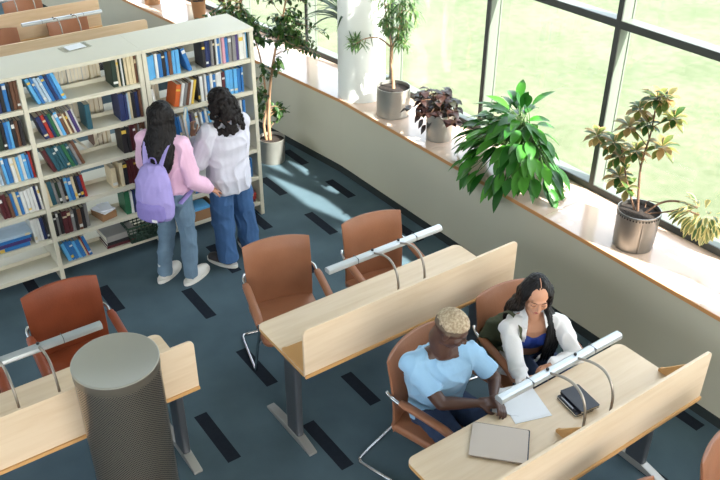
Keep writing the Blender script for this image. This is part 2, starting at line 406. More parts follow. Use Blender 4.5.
D = [('Desk1', 1.920, 3.273, 'reading desk with two empty tan chairs, nothing but a lamp on top', 'beech', 'bar lamp over the empty desk with two tan chairs'),
     ('Desk2', 1.997, 1.818, 'reading desk where the two students sit, papers and laptop on top', 'beech', 'bar lamp over the desk where the two students sit'),
     ('Desk3', -.329, 3.559, 'reading desk partly hidden by the perforated metal cylinder', 'beech', 'bar lamp beside the perforated metal cylinder'),
     ('Desk4', 1.80, 9.20, 'reading desk standing directly behind the long bookcase', 'beech_far', 'bar lamp on the desk directly behind the bookcase'),
     ('Desk5', 1.63, 10.30, 'farthest-back reading desk, cut by the top of the picture', 'beech_far', 'bar lamp at the very top of the picture')]
for n, x, y, lb, bm, ll in D:
    desk(x, y, lb, bm); lamp(x+TL/2, y, ll)
b = MB(); b.tube(arc([(2.52,3.50,.70), (2.53,3.49,.62), (2.58,3.52,.57), (2.66,3.55,.60), (2.68,3.56,.70)], 6), .0035, 6)
tag(b.build('power_cable', 'white_cable'), 'thin white cable hanging under the empty desk with two tan chairs', 'cable')
b = MB(); b.tube(arc([(2.55,1.98,.70), (2.56,1.96,.5), (2.53,1.97,.3), (2.60,2.02,.1), (2.66,2.05,.006)], 6), .0035, 6)
tag(b.build('power_cable', 'white_cable'), 'thin cable hanging under the desk where the students sit', 'cable')

# ------------------------------------------------------------------ chairs
def chair(label, loc, rz, lm='leather'):
    t = thing('armchair', label, 'chair', loc, rz, 'leather cantilever chairs')
    # backrest: curved padded shell, concave towards the sitter
    W, n, k = .245, 14, 10; b = MB(); rings = []
    def bk(u, z, side):
        hw = W*(1-.03*(1-z)) ; x = u*hw
        y = .185+.055*z+.045*(1-u*u) - .02*math.sin(PI*z)
        zz = .40+.525*z + .012*(1-u*u)*z
        th = .024*(1-abs(u)**10*.7)*(1-abs(2*z-1)**12*.6)
        return V((x, y+side*th, zz))
    for j in range(k+1):
        z = j/k
        rings.append([bk(-1+2*i/n, z, -1) for i in range(n+1)] + [bk(1-2*i/n, z, 1) for i in range(n+1)])
    b.loft(rings); b.build('backrest', lm, t, angle=60, bevel=.006)
    # seat
    b = MB(); rings = []
    for (z, s) in ((.405, .93), (.412, .985), (.435, 1), (.455, .985), (.463, .93)):
        rings.append([(p[0]*s, p[1]*s, z+.012*((p[1]/.24)**2)*(-1 if p[1] < 0 else .5)) for p in rrect(-.24, .24, -.25, .215, (.06,.06,.03,.03))])
    b.loft(rings); b.build('seat', lm, t, angle=60)
    b = MB(); R = .0115
    for s in (-1, 1):
        x = s*.262
        b.tube(arc([(x*.93,.235,.70), (x,.19,.695), (x,.1,.675), (x,-.1,.655), (x,-.205,.64), (x,-.245,.605), (x,-.235,.54), (x,-.12,.3), (x,-.02,.06)], 5)
               + arc([(x,-.008,.025), (x,.02,.0125), (x,.1,.0125), (x,.38,.0125), (x-s*.012,.425,.0125), (x-s*.05,.44,.0125), (0,.44,.0125)], 5), R, 10)
    b.build('frame', 'chrome', t, angle=60)
    b = MB(); b.tube([(-.20,-.1,.392), (-.262,-.13,.335)], .009, 8); b.tube([(.20,-.1,.392), (.262,-.13,.335)], .009, 8); b.box(-.21, .21, -.14, .1, .388, .404); b.build('seat_support', 'grey_metal', t)
    for s in (-1, 1):
        b = MB(); x = s*.262
        b.tube(arc([(x,.125,.692), (x,.05,.687), (x,-.1,.671), (x,-.2,.652), (x,-.25,.615)], 4), [(.016,.024)]*2+[(.02,.029)]*13+[(.018,.026)]*2, 12, flat=(0,0,1))
        b.build('armrest', lm, t, angle=60)
    return t
CH = [((2.33,4.15), -15, 'empty tan chair at the middle desk, nearer the bookcase girls', 'leather'),
      ((3.10,4.03), -9, 'empty tan chair at the middle desk, on its window side', 'leather'),
      ((.96,4.47), -2, 'reddish-brown chair behind the perforated metal cylinder', 'leather_red'),
      ((2.56,2.74), 17, 'tan chair the man in the light blue T-shirt sits on', 'leather'),
      ((3.30,2.80), -8, 'tan chair the woman in the white shirt sits on', 'leather'),
      ((3.35,1.18), 7, 'tan chair cut off by the lower picture edge near the window wall', 'leather'),
      ((2.60,1.215), 6, 'tan chair just showing below the screen of the students\' desk', 'leather'),
      ((.20,4.40), -6, 'reddish chair cut by the picture edge beside the cylinder\'s desk', 'leather_red'),
      ((2.86,9.93), -3, 'tan chair behind the bookcase with its back under the lamp\'s end', 'leather'),
      ((2.06,9.93), 4, 'tan chair behind the bookcase, cut by the picture\'s side edge', 'leather'),
      ((2.64,11.0), -3, 'tan chair at the farthest desk along the top edge', 'leather')]
first = chair(CH[0][2], (*CH[0][0], 0), math.radians(CH[0][1]))
for (x, y), a, lb, lm in CH[1:]:
    dup(first, (x, y, 0), math.radians(a), lb, swap={'leather': lm} if lm != 'leather' else None)

# ------------------------------------------------------------------ things on the students' desk
Z = TH
def flat(name, pts, z0, z1, mats, label, cat, parts=()):
    cx = sum(p[0] for p in pts)/len(pts); cy = sum(p[1] for p in pts)/len(pts)
    return [(p[0]-cx, p[1]-cy) for p in pts], cx, cy
def quad(cx, cy, w, h, a):
    c, s = math.cos(a), math.sin(a); return [(cx+c*u-s*v, cy+s*u+c*v) for u, v in ((-w/2,-h/2), (w/2,-h/2), (w/2,h/2), (-w/2,h/2))]
t = thing('laptop', 'closed beige-grey laptop lying on the students\' desk', 'laptop', (2.487, 2.187, Z), math.radians(-47.5))
b = MB(); b.prism(rrect(-.155, .155, -.122, .128, (.01,)*4), 0, .009); b.build('base', 'laptop_base', t, bevel=.002)
b = MB(); b.prism(rrect(-.158, .148, -.13, .118, (.01,)*4), .0095, .016); b.build('lid', 'laptop_lid', t, bevel=.002)
t = thing('open_notebook', 'open white notebook under the end of the bar lamp', 'notebook', (2.81, 2.345, Z), math.radians(-18))
b = MB(); b.prism(quad(0, 0, .225, .285, 0), 0, .004); b.build('pages', 'paper', t, smooth=False)
b = MB(); b.prism(quad(-.004, .002, .21, .27, math.radians(2)), .0045, .0055); b.build('top_sheet', 'paper', t, smooth=False)
t = thing('loose_sheet', 'white paper sheet between the man\'s hands and the woman', 'paper', (2.74, 2.40, Z+.0063), math.radians(-48))
b = MB(); b.prism(quad(0, 0, .15, .21, 0), 0, .0012); b.build('sheet', 'paper', t, smooth=False)
t = thing('notebook', 'black hardcover notebook on top of a thinner one', 'notebook', (3.080, 2.162, Z+.0175), math.radians(-9))
b = MB(); b.prism(rrect(-.065, .065, -.0975, .0975, (.008,)*4), .0, .003); b.prism(rrect(-.065, .065, -.0975, .0975, (.008,)*4), .014, .017); b.box(-.065, -.061, -.092, .092, .002, .015); b.build('cover', 'notebook_black', t)
b = MB(); b.box(-.062, .062, -.0945, .0945, .003, .014); b.build('page_block', 'page', t, smooth=False)
t = thing('notebook', 'dark notebook lying underneath the black hardcover one', 'notebook', (3.052, 2.160, Z), math.radians(-10))
b = MB(); b.prism(rrect(-.068, .06, -.085, .09, (.008,)*4), .0, .003); b.prism(rrect(-.068, .06, -.085, .09, (.008,)*4), .014, .017); b.build('cover', 'notebook_black', t)
b = MB(); b.box(-.065, .057, -.082, .087, .003, .014); b.build('page_block', 'page', t, smooth=False)
t = thing('pen', 'silver pen lying along the edge of the dark notebooks', 'pen', (2.998, 2.172, Z+.0222), math.radians(81))
b = MB(); b.tube([(-.06,0,0), (-.055,0,0), (.05,0,0), (.058,0,0), (.066,0,0)], [.003,.0045,.0045,.004,.001], 10); b.build('barrel', 'silver', t)
b = MB(); b.tube([(-.066,0,0), (-.045,0,0)], .0048, 10); b.build('cap', 'black_plastic', t)

# ------------------------------------------------------------------ perforated cylinder
t = thing('metal_cylinder', 'perforated metal cylinder with a flat lid, standing in front of a desk', 'cylinder', (.862, 3.303, 0))
b = MB(); b.lathe([(.212, .03), (.212, 1.305)], 64); o = b.build('perforated_shell', 'perforated_cylinder', t)
b = MB(); b.lathe([(.203, .035), (.203, 1.3)], 64); b.build('liner', 'liner', t)
b = MB(); b.lathe([(.2125, 1.338), (.2155, 1.339), (.2155, 1.345), (.213, 1.347), (.208, 1.347), (.207, 1.3465)], 64); b.build('lid', 'lid_metal', t, angle=50)
b = MB(); b.lathe([(.2135, 1.29), (.2145, 1.291), (.2145, 1.337), (.2135, 1.338)], 64); b.build('collar_band', 'collar', t)
b = MB(); b.lathe([(.2155, 0), (.2155, .04), (.212, .042)], 64); b.build('base_ring', 'steel', t)
# ------------------------------------------------------------------ bookcases
SY, SD, SH = 6.163, .462, 1.82
LEV = [1.553, 1.262, .980, .692, .412, .142]       # tops of the boards
def bookcase(x0, divs, x1, label):
    t = thing('bookcase', label, 'bookcase', (x0, SY, 0), 0, 'cream double-sided bookcases')
    xs = [x0] + divs + [x1]
    for i, x in enumerate(xs):
        w = .036; a = x if i == 0 else (x-w if i == len(xs)-1 else x-w/2)
        b = MB(); b.box(a-x0, a-x0+w, 0, SD, 0, SH-.03)
        b.build('upright', 'shelf_paint', t, smooth=False, bevel=.003)
    for i in range(len(xs)-1):
        a = xs[i]+(.037 if i == 0 else .019)-x0; c = xs[i+1]-(.037 if i == len(xs)-2 else .019)-x0
        for z in LEV:
            b = MB(); b.box(a, c, .004, SD-.004, z-.012, z); b.box(a, c, .004, .016, z-.036, z-.0125); b.box(a, c, SD-.016, SD-.004, z-.036, z-.0125)
            b.build('shelf_board', 'shelf_paint', t, smooth=False, bevel=.002)
            b = MB(); b.box(a, c, SD/2-.012, SD/2-.004, z+.001, z+.035); b.build('back_rail', 'shelf_paint', t, smooth=False)
        for k in (0, 1):
            za, zb = (.70, 1.25) if k else (1.25, .70)
            b = MB(); b.tube([(a+.25, SD/2, za), (c-.2, SD/2, zb)], (.012, .002), 4); b.build('cross_brace', 'shelf_paint', t, smooth=False)
    b = MB(); b.box(-.004, x1-x0+.004, -.008, SD+.008, SH-.03, SH); b.build('top', 'shelf_paint', t, smooth=False, bevel=.004)
    return t
bookcase(-.58, [.365, 1.32], 2.264, 'long cream bookcase holding the two bays at the picture\'s side edge')
bookcase(2.27, [], 3.265, 'cream single-bay bookcase at the aisle end, beside the tall fig')
# acrylic sign holder on the top
t = thing('sign_holder', 'clear sign holder with a blank white card on the bookcase top', 'sign', (1.865, SY+.355, SH), math.radians(8))
b = MB(); b.box(-.115, .115, -.07, .07, 0, .003); b.build('clear_tray', 'acrylic', t, smooth=False)
b = MB(); b.box(-.07, .075, -.05, .06, .0035, .006); b.build('card', 'paper', t, smooth=False)

ORD = 'first second third fourth fifth sixth seventh eighth ninth tenth eleventh twelfth thirteenth fourteenth fifteenth sixteenth seventeenth eighteenth nineteenth twentieth twenty-first twenty-second twenty-third twenty-fourth twenty-fifth twenty-sixth twenty-seventh twenty-eighth twenty-ninth thirtieth thirty-first thirty-second'.split()
ROWN = ['top', 'second', 'third', 'fourth', 'fifth', 'bottom']
count = {}
def book(x, y, z, w, h, d, col, tilt=0, lying=False, back=False, rz=0):
    """x,y,z: lower corner of the book at the spine face"""
    me_b = MB(); r = min(.006, w*.3)
    # cover: spine with rounded face, two boards; pages
    me_b.box(0, .0025, .004, d, 0, h, 0); me_b.box(w-.0025, w, .004, d, 0, h, 0)
    me_b.prism([(0, .005), (r*.6, 0), (w-r*.6, 0), (w, .005)], 0, h, 'z', 0)
    me_b.box(.0026, w-.0026, .0052, d-.004, .003, h-.003, 1)
    mats = ['book_'+col, 'page']
    if random.random() < .45 and not back and w > .016:
        zz = h*random.choice((.12, .7, .78)); me_b.box(.002, w-.002, -.0008, .001, zz, zz+h*random.choice((.08, .14)), 2); mats.append('book_'+random.choice('wcjw'))
    o = me_b.build('book', mats, smooth=False)
    o.location = (x, y, z); o.rotation_euler = (0, math.radians(tilt), rz)
    return o
def place_row(bay, row, x, items, tilt=0, h=.215, hv=.02, side='front'):
    z = LEV[row]+.0008; xx = x
    for it in items.split():
        c = it[0]; w = int(it[1:] or 25)/1000
        hh = h+random.uniform(-hv, hv); d = random.uniform(.15, .18)
        a = math.radians(tilt)
        if side == 'back':
            o = book(xx+w, SY+SD-.02, z, w, hh, d, c, 0, back=True, rz=PI); y0 = 0
        else:
            yy = SY+.02+random.uniform(0, .018)
            if tilt < 0: o = book(xx, yy, z, w, hh, d, c, tilt)
            elif tilt > 0: # leaning away: pivots on its other lower corner
                o = book(xx, yy, z+w*math.sin(a), w, hh, d, c, tilt)
            else: o = book(xx, yy, z, w, hh, d, c, 0)
        k = (bay, row, side); count[k] = count.get(k, 0)+1; i = count[k]
        wd = BOOKC[c][0]; lean = 'leaning ' if tilt else ''
        fb = 'facing front' if side == 'front' else 'facing the back side'
        tag(o, f'{lean}{wd} book, {ORD[i-1]} along the {ROWN[row]} shelf of the {bay} bay' + ('' if side == 'front' else ', far side'), 'book', f'books on the {bay} bay\'s {ROWN[row]} shelf' + ('' if side == 'front' else ', far side'))
        xx += (w+.0012)/math.cos(a)
    return xx
MBY, LBY, RBY = 'middle', 'outer', 'aisle-end'
P = place_row
# middle bay  x 1.34 .. 2.245
P(MBY,0,1.425,'l28 b22 p26 p22 b26 n24 b22 l30',-17,.225,.012); P(MBY,0,2.02,'d42 c18 d10 w14 d12 c24 c30 c26 e20 k16',0,.232,.006)
P(MBY,1,1.425,'n36 r28 n20 g26 w18 l24 e26 c16 e18 w14 u26 w12',-14,.20,.015); P(MBY,1,1.76,'t40',0,.22); P(MBY,1,2.035,'n42 n26 p14 c22 k26 n30 e22 m20',0,.225,.01)
P(MBY,2,1.43,'m30 t32 t26 t26 t26 g28 t24 y24 e26',-17,.215,.01); P(MBY,2,2.015,'k42 k26 m24 m24 e24 y12 e26 e22 y20',0,.225,.008)
P(MBY,3,1.345,'c26 t36 y22 d22 y24 k22 l26 b28 c22 k24 n26 r22',-5,.205,.012); P(MBY,3,1.88,'c42',0,.19); P(MBY,3,1.95,'c30 k36 m28 m26 m30 m24 w34 e26',0,.215,.01)
P(MBY,4,1.345,'k24 y20 k26 m38 m30 y24 k26 e30 k30 y30',0,.205,.012); P(MBY,4,1.955,'g46 w20 n22 t26 e34 b24 m26 n30 w24 c24',0,.215,.01)
P(MBY,5,1.40,'l30 b26 b30 l24 b34 c12 r10 b26',-14,.19,.015)
P(MBY,0,1.56,'w28 w30 w28 w30 w28 w30 w28 w30 w28 w30 w28 c30 c30 c28 c28',0,.225,.003,'back'); P(MBY,1,1.70,'w34 w34 c36 c34 c36 c36 c36 e34',0,.22,.003,'back'); P(MBY,2,1.86,'e40 e36 c30 c30',0,.21,.004,'back')
# outer bay x .385 .. 1.30
P(LBY,0,1.02,'m24 m22 r22 b20 n26 n22 k28 b30 k22 e28 e26',0,.215,.008); P(LBY,1,1.035,'w18 c18 d42 k26 b24 l22 k26 e26 k28',0,.215,.012)
P(LBY,2,.975,'w26 w26 p20 y18 l22 b34 w28 c20 l24 w24 l26 b20 r16',-3,.215,.012); P(LBY,3,.99,'m26 m30 e26 b24 c24 b24 w28 w26 w26 w24 n20 w18',-4,.205,.014)
P(LBY,4,1.175,'w24 w24 w22 n26 k20',-3,.21,.006)
z = LEV[4]+.001
for i, (c, w) in enumerate((('b', .034), ('u', .03), ('b', .028), ('p', .024))):
    o = book(0, 0, 0, w, .27, .19, c); o.rotation_euler = (0, math.radians(90), 0); o.location = (.86+.012*i, SY+.02, z+w); z += w+.001
    tag(o, f'{BOOKC[c][0]} book lying flat in the outer bay\'s stack, {ORD[i]} from the bottom', 'book', 'flat stack in the outer bay')
# aisle-end bay x 2.31 .. 3.225
P(RBY,0,2.312,'l34 l30 w24 b34 k30 b26 e30 l28 l34',0,.20,.006); P(RBY,0,2.66,'b34',-16,.205,.001)
P(RBY,0,2.79,'k30 n26 n22 y22 k22 w16 b28 w12 i26 b30 y34 y34 u28 w44 w24 l10 d22 g16 c18',0,.222,.012)
P(RBY,1,2.335,'w26',-8,.21,.002)
x = P(RBY,1,2.50,'o44 w26 y26 e24 w22 j24',13,.20,.01); P(RBY,1,2.72,'k22 w30 y14 w22 b26 w26 b26 w30 w28 m30 l38 l36 l34 b36 b22',0,.222,.01)
P(RBY,2,2.50,'b22 b24 w24 c20 r20 w22 u18 y22 w26 y18 w22 b24 w26 l24 w24 y24 k26 w24 y24 w22',-6,.20,.015); P(RBY,2,3.03,'l26 w24 y22 w22 b26',0,.215,.01)
P(RBY,3,2.42,'k34 k34 k34 k34 k34 k34 k34 k34 k34 k34',0,.215,.003); P(RBY,3,2.86,'y24 k26 e26 k26 e30 y24 y26 k24',0,.205,.01)
P(RBY,4,2.50,'r20 w28',0,.2); P(RBY,4,3.01,'e24 c26 j28 j22 g20 t26 b20',0,.205,.012); pass
P(RBY,0,2.35,'k16 k16 k16 k16 k16 k16 k16 k16 k16 k16 k16 k16',0,.225,.001,'back'); P(RBY,1,2.36,'c30 c30 w30 w30',0,.21,.001,'back')
def flatstack(bay, row, x, cols, L, dd, word):
    z = LEV[row]+.001
    for i, (c, w) in enumerate(cols):
        o = book(0, 0, 0, w, L, dd, c); o.rotation_euler = (0, math.radians(90), 0); o.location = (x+.006*(i % 3), SY+.025, z+w); z += w+.001
        tag(o, f'{BOOKC[c][0]} book lying flat on the {ROWN[row]} shelf of the {bay} bay, {ORD[i]} from below', 'book', word)
    return z
flatstack(RBY, 4, 2.60, [('b',.03),('b',.026),('l',.03),('b',.026),('w',.018)], .21, .17, 'blue flat stack in the aisle-end bay')
flatstack(RBY, 5, 3.0, [('m',.03),('r',.034),('r',.03),('m',.026)], .19, .17, 'red flat stack in the aisle-end bay')
# bottom shelf: binder on two books, box of books, basket
flatstack(MBY, 5, 1.735, [('m',.026),('k',.03)], .26, .20, 'flat books under the grey binder')
t = thing('binder', 'grey box file lying on two flat books, bottom shelf', 'binder', (1.74, SY+.025, LEV[5]+.060), math.radians(2))
b = MB(); b.box(0, .27, 0, .24, 0, .003); b.box(0, .27, 0, .24, .055, .058); b.box(.0, .27, .0, .003, .003, .055); b.build('cover', 'binder_grey', t, smooth=False, bevel=.001)
b = MB(); b.box(.004, .266, .006, .236, .004, .054); b.build('file_pages', 'page', t, smooth=False)
t = thing('shopping_basket', 'dark green plastic basket on the bottom shelf', 'basket', (2.075, SY+.08, LEV[5]+.001), 0)
bw, bd, bh = .135, .09, .155
b = MB()
for j in range(6):
    z = .004+j*bh/5.4; e = 1+.1*j/5; r = .0055
    b.tube([(-bw*e,-bd*e,z), (bw*e,-bd*e,z), (bw*e,bd*e,z), (-bw*e,bd*e,z)], r, 6, closed=True)
for i in range(9):
    u = -1+2*i/8
    for s in (-1, 1):
        b.tube([(u*bw,s*bd,.004), (u*bw*1.1,s*bd*1.1,bh)], .004, 6)
        if i % 2 == 0: b.tube([(s*bw,u*bd,.004), (s*bw*1.1,u*bd*1.1,bh)], .004, 6)
b.box(-bw, bw, -bd, bd, 0, .004); b.build('lattice_side', 'basket_green', t)
b = MB(); b.tube([(-bw*1.12,-bd*1.12,bh), (bw*1.12,-bd*1.12,bh), (bw*1.12,bd*1.12,bh), (-bw*1.12,bd*1.12,bh)], .009, 8, closed=True); b.build('rim', 'basket_green', t)
t = thing('storage_box', 'cardboard box with red and blue volumes on the bottom shelf', 'box', (2.62, SY+.10, LEV[5]+.001), 0)
b = MB(); b.box(-.13, .13, -.09, .09, 0, .004); b.box(-.13, -.126, -.09, .09, .004, .15); b.box(.126, .13, -.09, .09, .004, .15); b.box(-.126, .126, -.09, -.086, .004, .10); b.box(-.126, .126, .086, .09, .004, .15)
b.build('body', 'cardboard', t, smooth=False)
b = MB(); b.box(-.12, .12, -.083, .083, .0045, .06); b.build('red_pack', 'book_pack_red', t, smooth=False)
b = MB(); b.box(-.115, .1, -.08, .08, .0605, .12); b.build('blue_pack', 'book_l', t, smooth=False)
t = thing('paper_box', 'open box of crumpled white papers, fifth shelf of the middle bay', 'box', (1.79, SY+.13, LEV[4]+.001), math.radians(12))
b = MB(); b.box(-.07, .07, -.09, .09, 0, .06); b.build('tray', 'cardboard', t, smooth=False, bevel=.003)
b = MB(); b.prism(quad(0, 0, .12, .16, .2), .0605, .075); b.prism(quad(.01, -.01, .1, .14, -.3), .0755, .09); b.build('papers', 'paper', t, smooth=False)
# ------------------------------------------------------------------ plants
class PL(MB):
    def __init__(s): super().__init__(); s.lv = []; s.ev = []
    def leaf(s, base, d, L, W, droop=.5, fold=.25, n=6, prof=.8, twist=0, curlup=0):
        base = V(base); d = V(d).normalized(); side = d.cross(V((0,0,1)))
        side = side.normalized() if side.length > .05 else V((random.uniform(-1,1), random.uniform(-1,1), 0)).normalized()
        side = Matrix.Rotation(twist, 3, d) @ side
        vs = []; p = base.copy(); cur = d.copy(); rv = random.random()
        for j in range(n+1):
            t = j/n; w = W*.5*(math.sin(PI*min(1, max(.0, t))**prof))*(1 if j not in (0, n) else 0) + .0008
            nrm = side.cross(cur).normalized()
            vs += [p - side*w + nrm*w*fold, p.copy(), p + side*w + nrm*w*fold]
            s.ev += [1, 0, 1] if 0 < j < n else [.8, .5, .8]
            s.lv += [rv]*3
            p = p + cur*(L/n)
            cur = (cur + V((0,0,-1))*droop/n).normalized()
        o = len(s.v); s.v += [tuple(v) for v in vs]
        for j in range(n):
            a = o+3*j
            for k in (0, 1): s.f.append((a+k, a+k+1, a+k+4, a+k+3)); s.m.append(0)
def rv(s=1): return V((random.gauss(0,1), random.gauss(0,1), random.gauss(0,1))).normalized()*s
def pot(t, r0, r1, h, m='galvanised', rim=True, holes=False):
    b = MB(); n = 40
    b.lathe([(r0*.98, 0), (r0, .008), (r0*1.005, .02), (r1, h-.012), (r1*1.015, h-.008), (r1*1.015, h), (r1*.97, h), (r1*.96, h-.035), (.01, h-.036)], n); o = b.build('pot', m, t, angle=40)
    b = MB(); b.lathe([(r1*.955, h-.05), (r1*.955, h-.030), (r1*.5, h-.024), (.005, h-.02)], 24); b.build('soil', 'soil', t)
    if holes:
        b = MB()
        for k in range(44):
            a = 2*PI*k/44; c = V((r1*1.017*math.cos(a), r1*1.017*math.sin(a), h-.022)); R = Matrix.Rotation(a, 4, 'Z'); R.translation = c
            b.box(-.001, .0015, -.0045, .0045, -.006, .006, 0, R)
        b.build('rim_hole', 'liner', t, smooth=False)['kind'] = 'stuff'
        b = MB(); b.box(-.006, .006, -.002, .002, .01, h-.04, 0, Matrix.Translation((-(r0+r1)/2*.62, -(r0+r1)/2*.80, 0))); b.build('seam', 'steel', t, smooth=False)
    return o
def twigs(t, trunk, blobs, leafm, S_, LL, LW, per=10, droop=.8, rs=.003, fold=.25, outw=.8):
    """short twigs that leave the trunk near each blob of foliage and carry leaves"""
    F_ = PL()
    for (c, r, k) in blobs:
        c = V(c)
        for i in range(k):
            e = rv(); e = V((e.x*r[0], e.y*r[1], e.z*r[2]))*random.uniform(.45, 1)+c
            b0 = min(trunk, key=lambda q: (V(q)-e).length + random.uniform(0, .06)*2); b0 = V(b0)
            mid = (b0+e)/2+V((0,0,.05*(e-b0).length/.3)); pts = arc([b0, mid, e], 5)
            S_.tube(pts, [rs*(1.3-.9*q/(len(pts)-1)) for q in range(len(pts))], 5)
            for q in range(per):
                tt = .35+.65*q/(per-1) if per > 1 else 1; idx = tt*(len(pts)-1); a = int(min(idx, len(pts)-2)); p = pts[a].lerp(pts[a+1], idx-a)
                dr = (pts[a+1]-pts[a]).normalized()
                F_.leaf(p, dr*.5+rv()*outw+V((0,0,-.15)), LL*random.uniform(.7, 1.15), LW*random.uniform(.8, 1.1), droop, fold, 4)
    F_.build('foliage', leafm, t, angle=60)
def trunkline(pts, n=6): return arc(pts, n)

# tall fig in the floor pot
t = thing('potted_fig_tree', 'tall fig tree in a metal pot on the floor, beside the bookcase end', 'potted plant', (3.90, 7.10, 0))
pot(t, .13, .14, .27)
A = trunkline([(-.02,0,.24), (-.02,0,.5), (.02,0,.85), (.10,0,1.2), (.20,.02,1.45), (.33,.05,1.9)]); B = trunkline([(-.05,.02,.24), (-.07,.02,.42), (-.02,.03,.62), (-.03,.05,1.0), (-.12,.0,1.35), (-.25,0,1.75)])
b = MB(); b.tube(A, [.019-.012*i/(len(A)-1) for i in range(len(A))], 10); b.tube(B, [.015-.010*i/(len(B)-1) for i in range(len(B))], 10)
twigs(t, A+B, [((-.35,0,1.55),(.38,.25,.15),34), ((-.05,0,1.42),(.3,.25,.16),38), ((.28,0,1.38),(.22,.2,.16),22), ((.6,.02,1.2),(.25,.15,.16),20), ((.05,-.02,1.02),(.12,.12,.1),8), ((-.17,0,.82),(.07,.1,.16),8), ((-.12,.05,.6),(.08,.1,.1),5), ((.13,-.03,.5),(.07,.08,.16),7), ((.1,0,1.8),(.6,.3,.2),26), ((.45,0,1.65),(.25,.2,.15),10)],
      'leaf_fig', b, .075, .036, 9, .9, .003)
b.build('trunk', 'bark', t)
# willow-leaved tree on the sill
SZ = .8205
t = thing('potted_willow_tree', 'small narrow-leaved tree in a wide metal pot, next to the white column', 'potted plant', (4.55, 5.86, SZ))
pot(t, .155, .16, .28)
A = trunkline([(0,0,.24), (.0,.02,.4), (-.02,.02,.52), (0,.04,.66)]); B = trunkline([(0,.04,.64), (-.08,.14,.72), (-.17,.24,.70), (-.25,.31,.63)]); D2 = trunkline([(0,.04,.64), (.02,-.02,.8), (.04,-.04,1.0), (.05,-.02,1.25)]); E2 = trunkline([(0,.05,.66), (0,.12,.85), (.0,.16,1.0), (.02,.22,1.15)])
b = MB(); b.tube(A, [.017-.004*i/(len(A)-1) for i in range(len(A))], 10)
for q in (B, D2, E2): b.tube(q, [.009-.006*i/(len(q)-1) for i in range(len(q))], 8)
twigs(t, B+D2+E2, [((0,-.02,.86),(.14,.16,.16),18), ((.04,-.12,1.0),(.14,.14,.2),14), ((0,.10,.92),(.12,.13,.14),10), ((-.22,.28,.66),(.07,.11,.06),9), ((0,.12,1.15),(.15,.25,.15),10), ((.03,-.1,.72),(.08,.1,.08),7)], 'leaf_willow', b, .10, .015, 10, .5, .0025, .1)
b.build('trunk', 'bark', t)
# burgundy begonia
t = thing('potted_begonia', 'bushy dark burgundy-leaved plant in a small metal pot on the sill', 'potted plant', (4.57, 5.20, SZ))
pot(t, .115, .125, .25)
b = MB(); F_ = PL()
for i in range(60):
    a = random.uniform(0, 2*PI); r = random.uniform(.05, .27)*(1.0); hgt = .40-.5*(r-.05)+random.uniform(-.08, .08)
    e = V((math.cos(a)*r*.8-.02, math.sin(a)*r*1.15+.06, hgt)); b0 = V((random.uniform(-.03,.03), random.uniform(-.03,.03), .22))
    pts = arc([b0, (b0+e)/2+V((0,0,.07)), e], 5); b.tube(pts, .0028, 5)
    for k in range(3):
        a2 = a+(k-1)*1.2+random.uniform(-.4,.4); F_.leaf(e, (math.cos(a2), math.sin(a2), random.uniform(-.5,.3)), random.uniform(.06,.10), random.uniform(.05,.075), .9, .15, 5, .7)
for (dx, dy, z) in ((-.10,.13,.16), (-.12,.09,.10), (-.11,.15,.20), (-.12,.05,.06), (-.1,.17,.12), (-.1,.0,.13)):
    F_.leaf((dx,dy,z+.08), (-.5,.1,-.9), .1, .07, .5, .1, 5, .7)
b.build('stems', 'bark_dark', t); F_.build('foliage', 'leaf_begonia', t, angle=60)
# big green leafy plant
t = thing('potted_leafy_plant', 'big bushy plant with long glossy green leaves on the sill', 'potted plant', (4.60, 4.20, SZ))
pot(t, .115, .125, .20)
b = MB(); F_ = PL()
for i in range(230):
    a = random.uniform(0, 2*PI); q = random.random(); r = .04+.40*q**.75
    ca, sa = math.cos(a), math.sin(a)
    e = V((ca*r*.62-.04, sa*r*1.12+.10, +.52-.46*(r/.45)**2+random.uniform(-.10,.09)+(.1 if random.random() < .1 else 0)))
    if e.z < .02: e.z = .03+random.random()*.1
    if e.x > .27: e.x = .27
    b0 = V((random.uniform(-.05,.05), random.uniform(-.05,.05), .17)); m_ = b0.lerp(e, .45)+V((0,0,.16))
    pts = arc([b0, m_, e], 5); b.tube(pts, [.0045]*5+[.003]*(len(pts)-5), 5)
    dv = (pts[-1]-pts[-3]).normalized()
    if e.x > .18: dv.x = -abs(dv.x)*.3
    F_.leaf(e, dv+V((ca*.5*(e.x < .15), sa*.5, .35-.4*q)), random.uniform(.16,.24), random.uniform(.06,.095), random.uniform(.5,1.2), .28, 7, .85, random.uniform(-.4,.4))
for (p, L_) in (((-.27,.36,.10),.17), ((-.30,.30,.06),.20), ((-.29,.22,.05),.18), ((-.28,-.02,.10),.2), ((-.28,-.08,.07),.18)):
    b.tube(arc([(0,0,.17), (-.12,.15 if p[1] > .1 else -.02,.3), p], 5), .0035, 5); F_.leaf(p, (-.35,.05,-.8), L_, .095, .3, .2, 7, .85)
b.build('stems', 'stem_green', t); F_.build('foliage', 'leaf_green', t, angle=60)
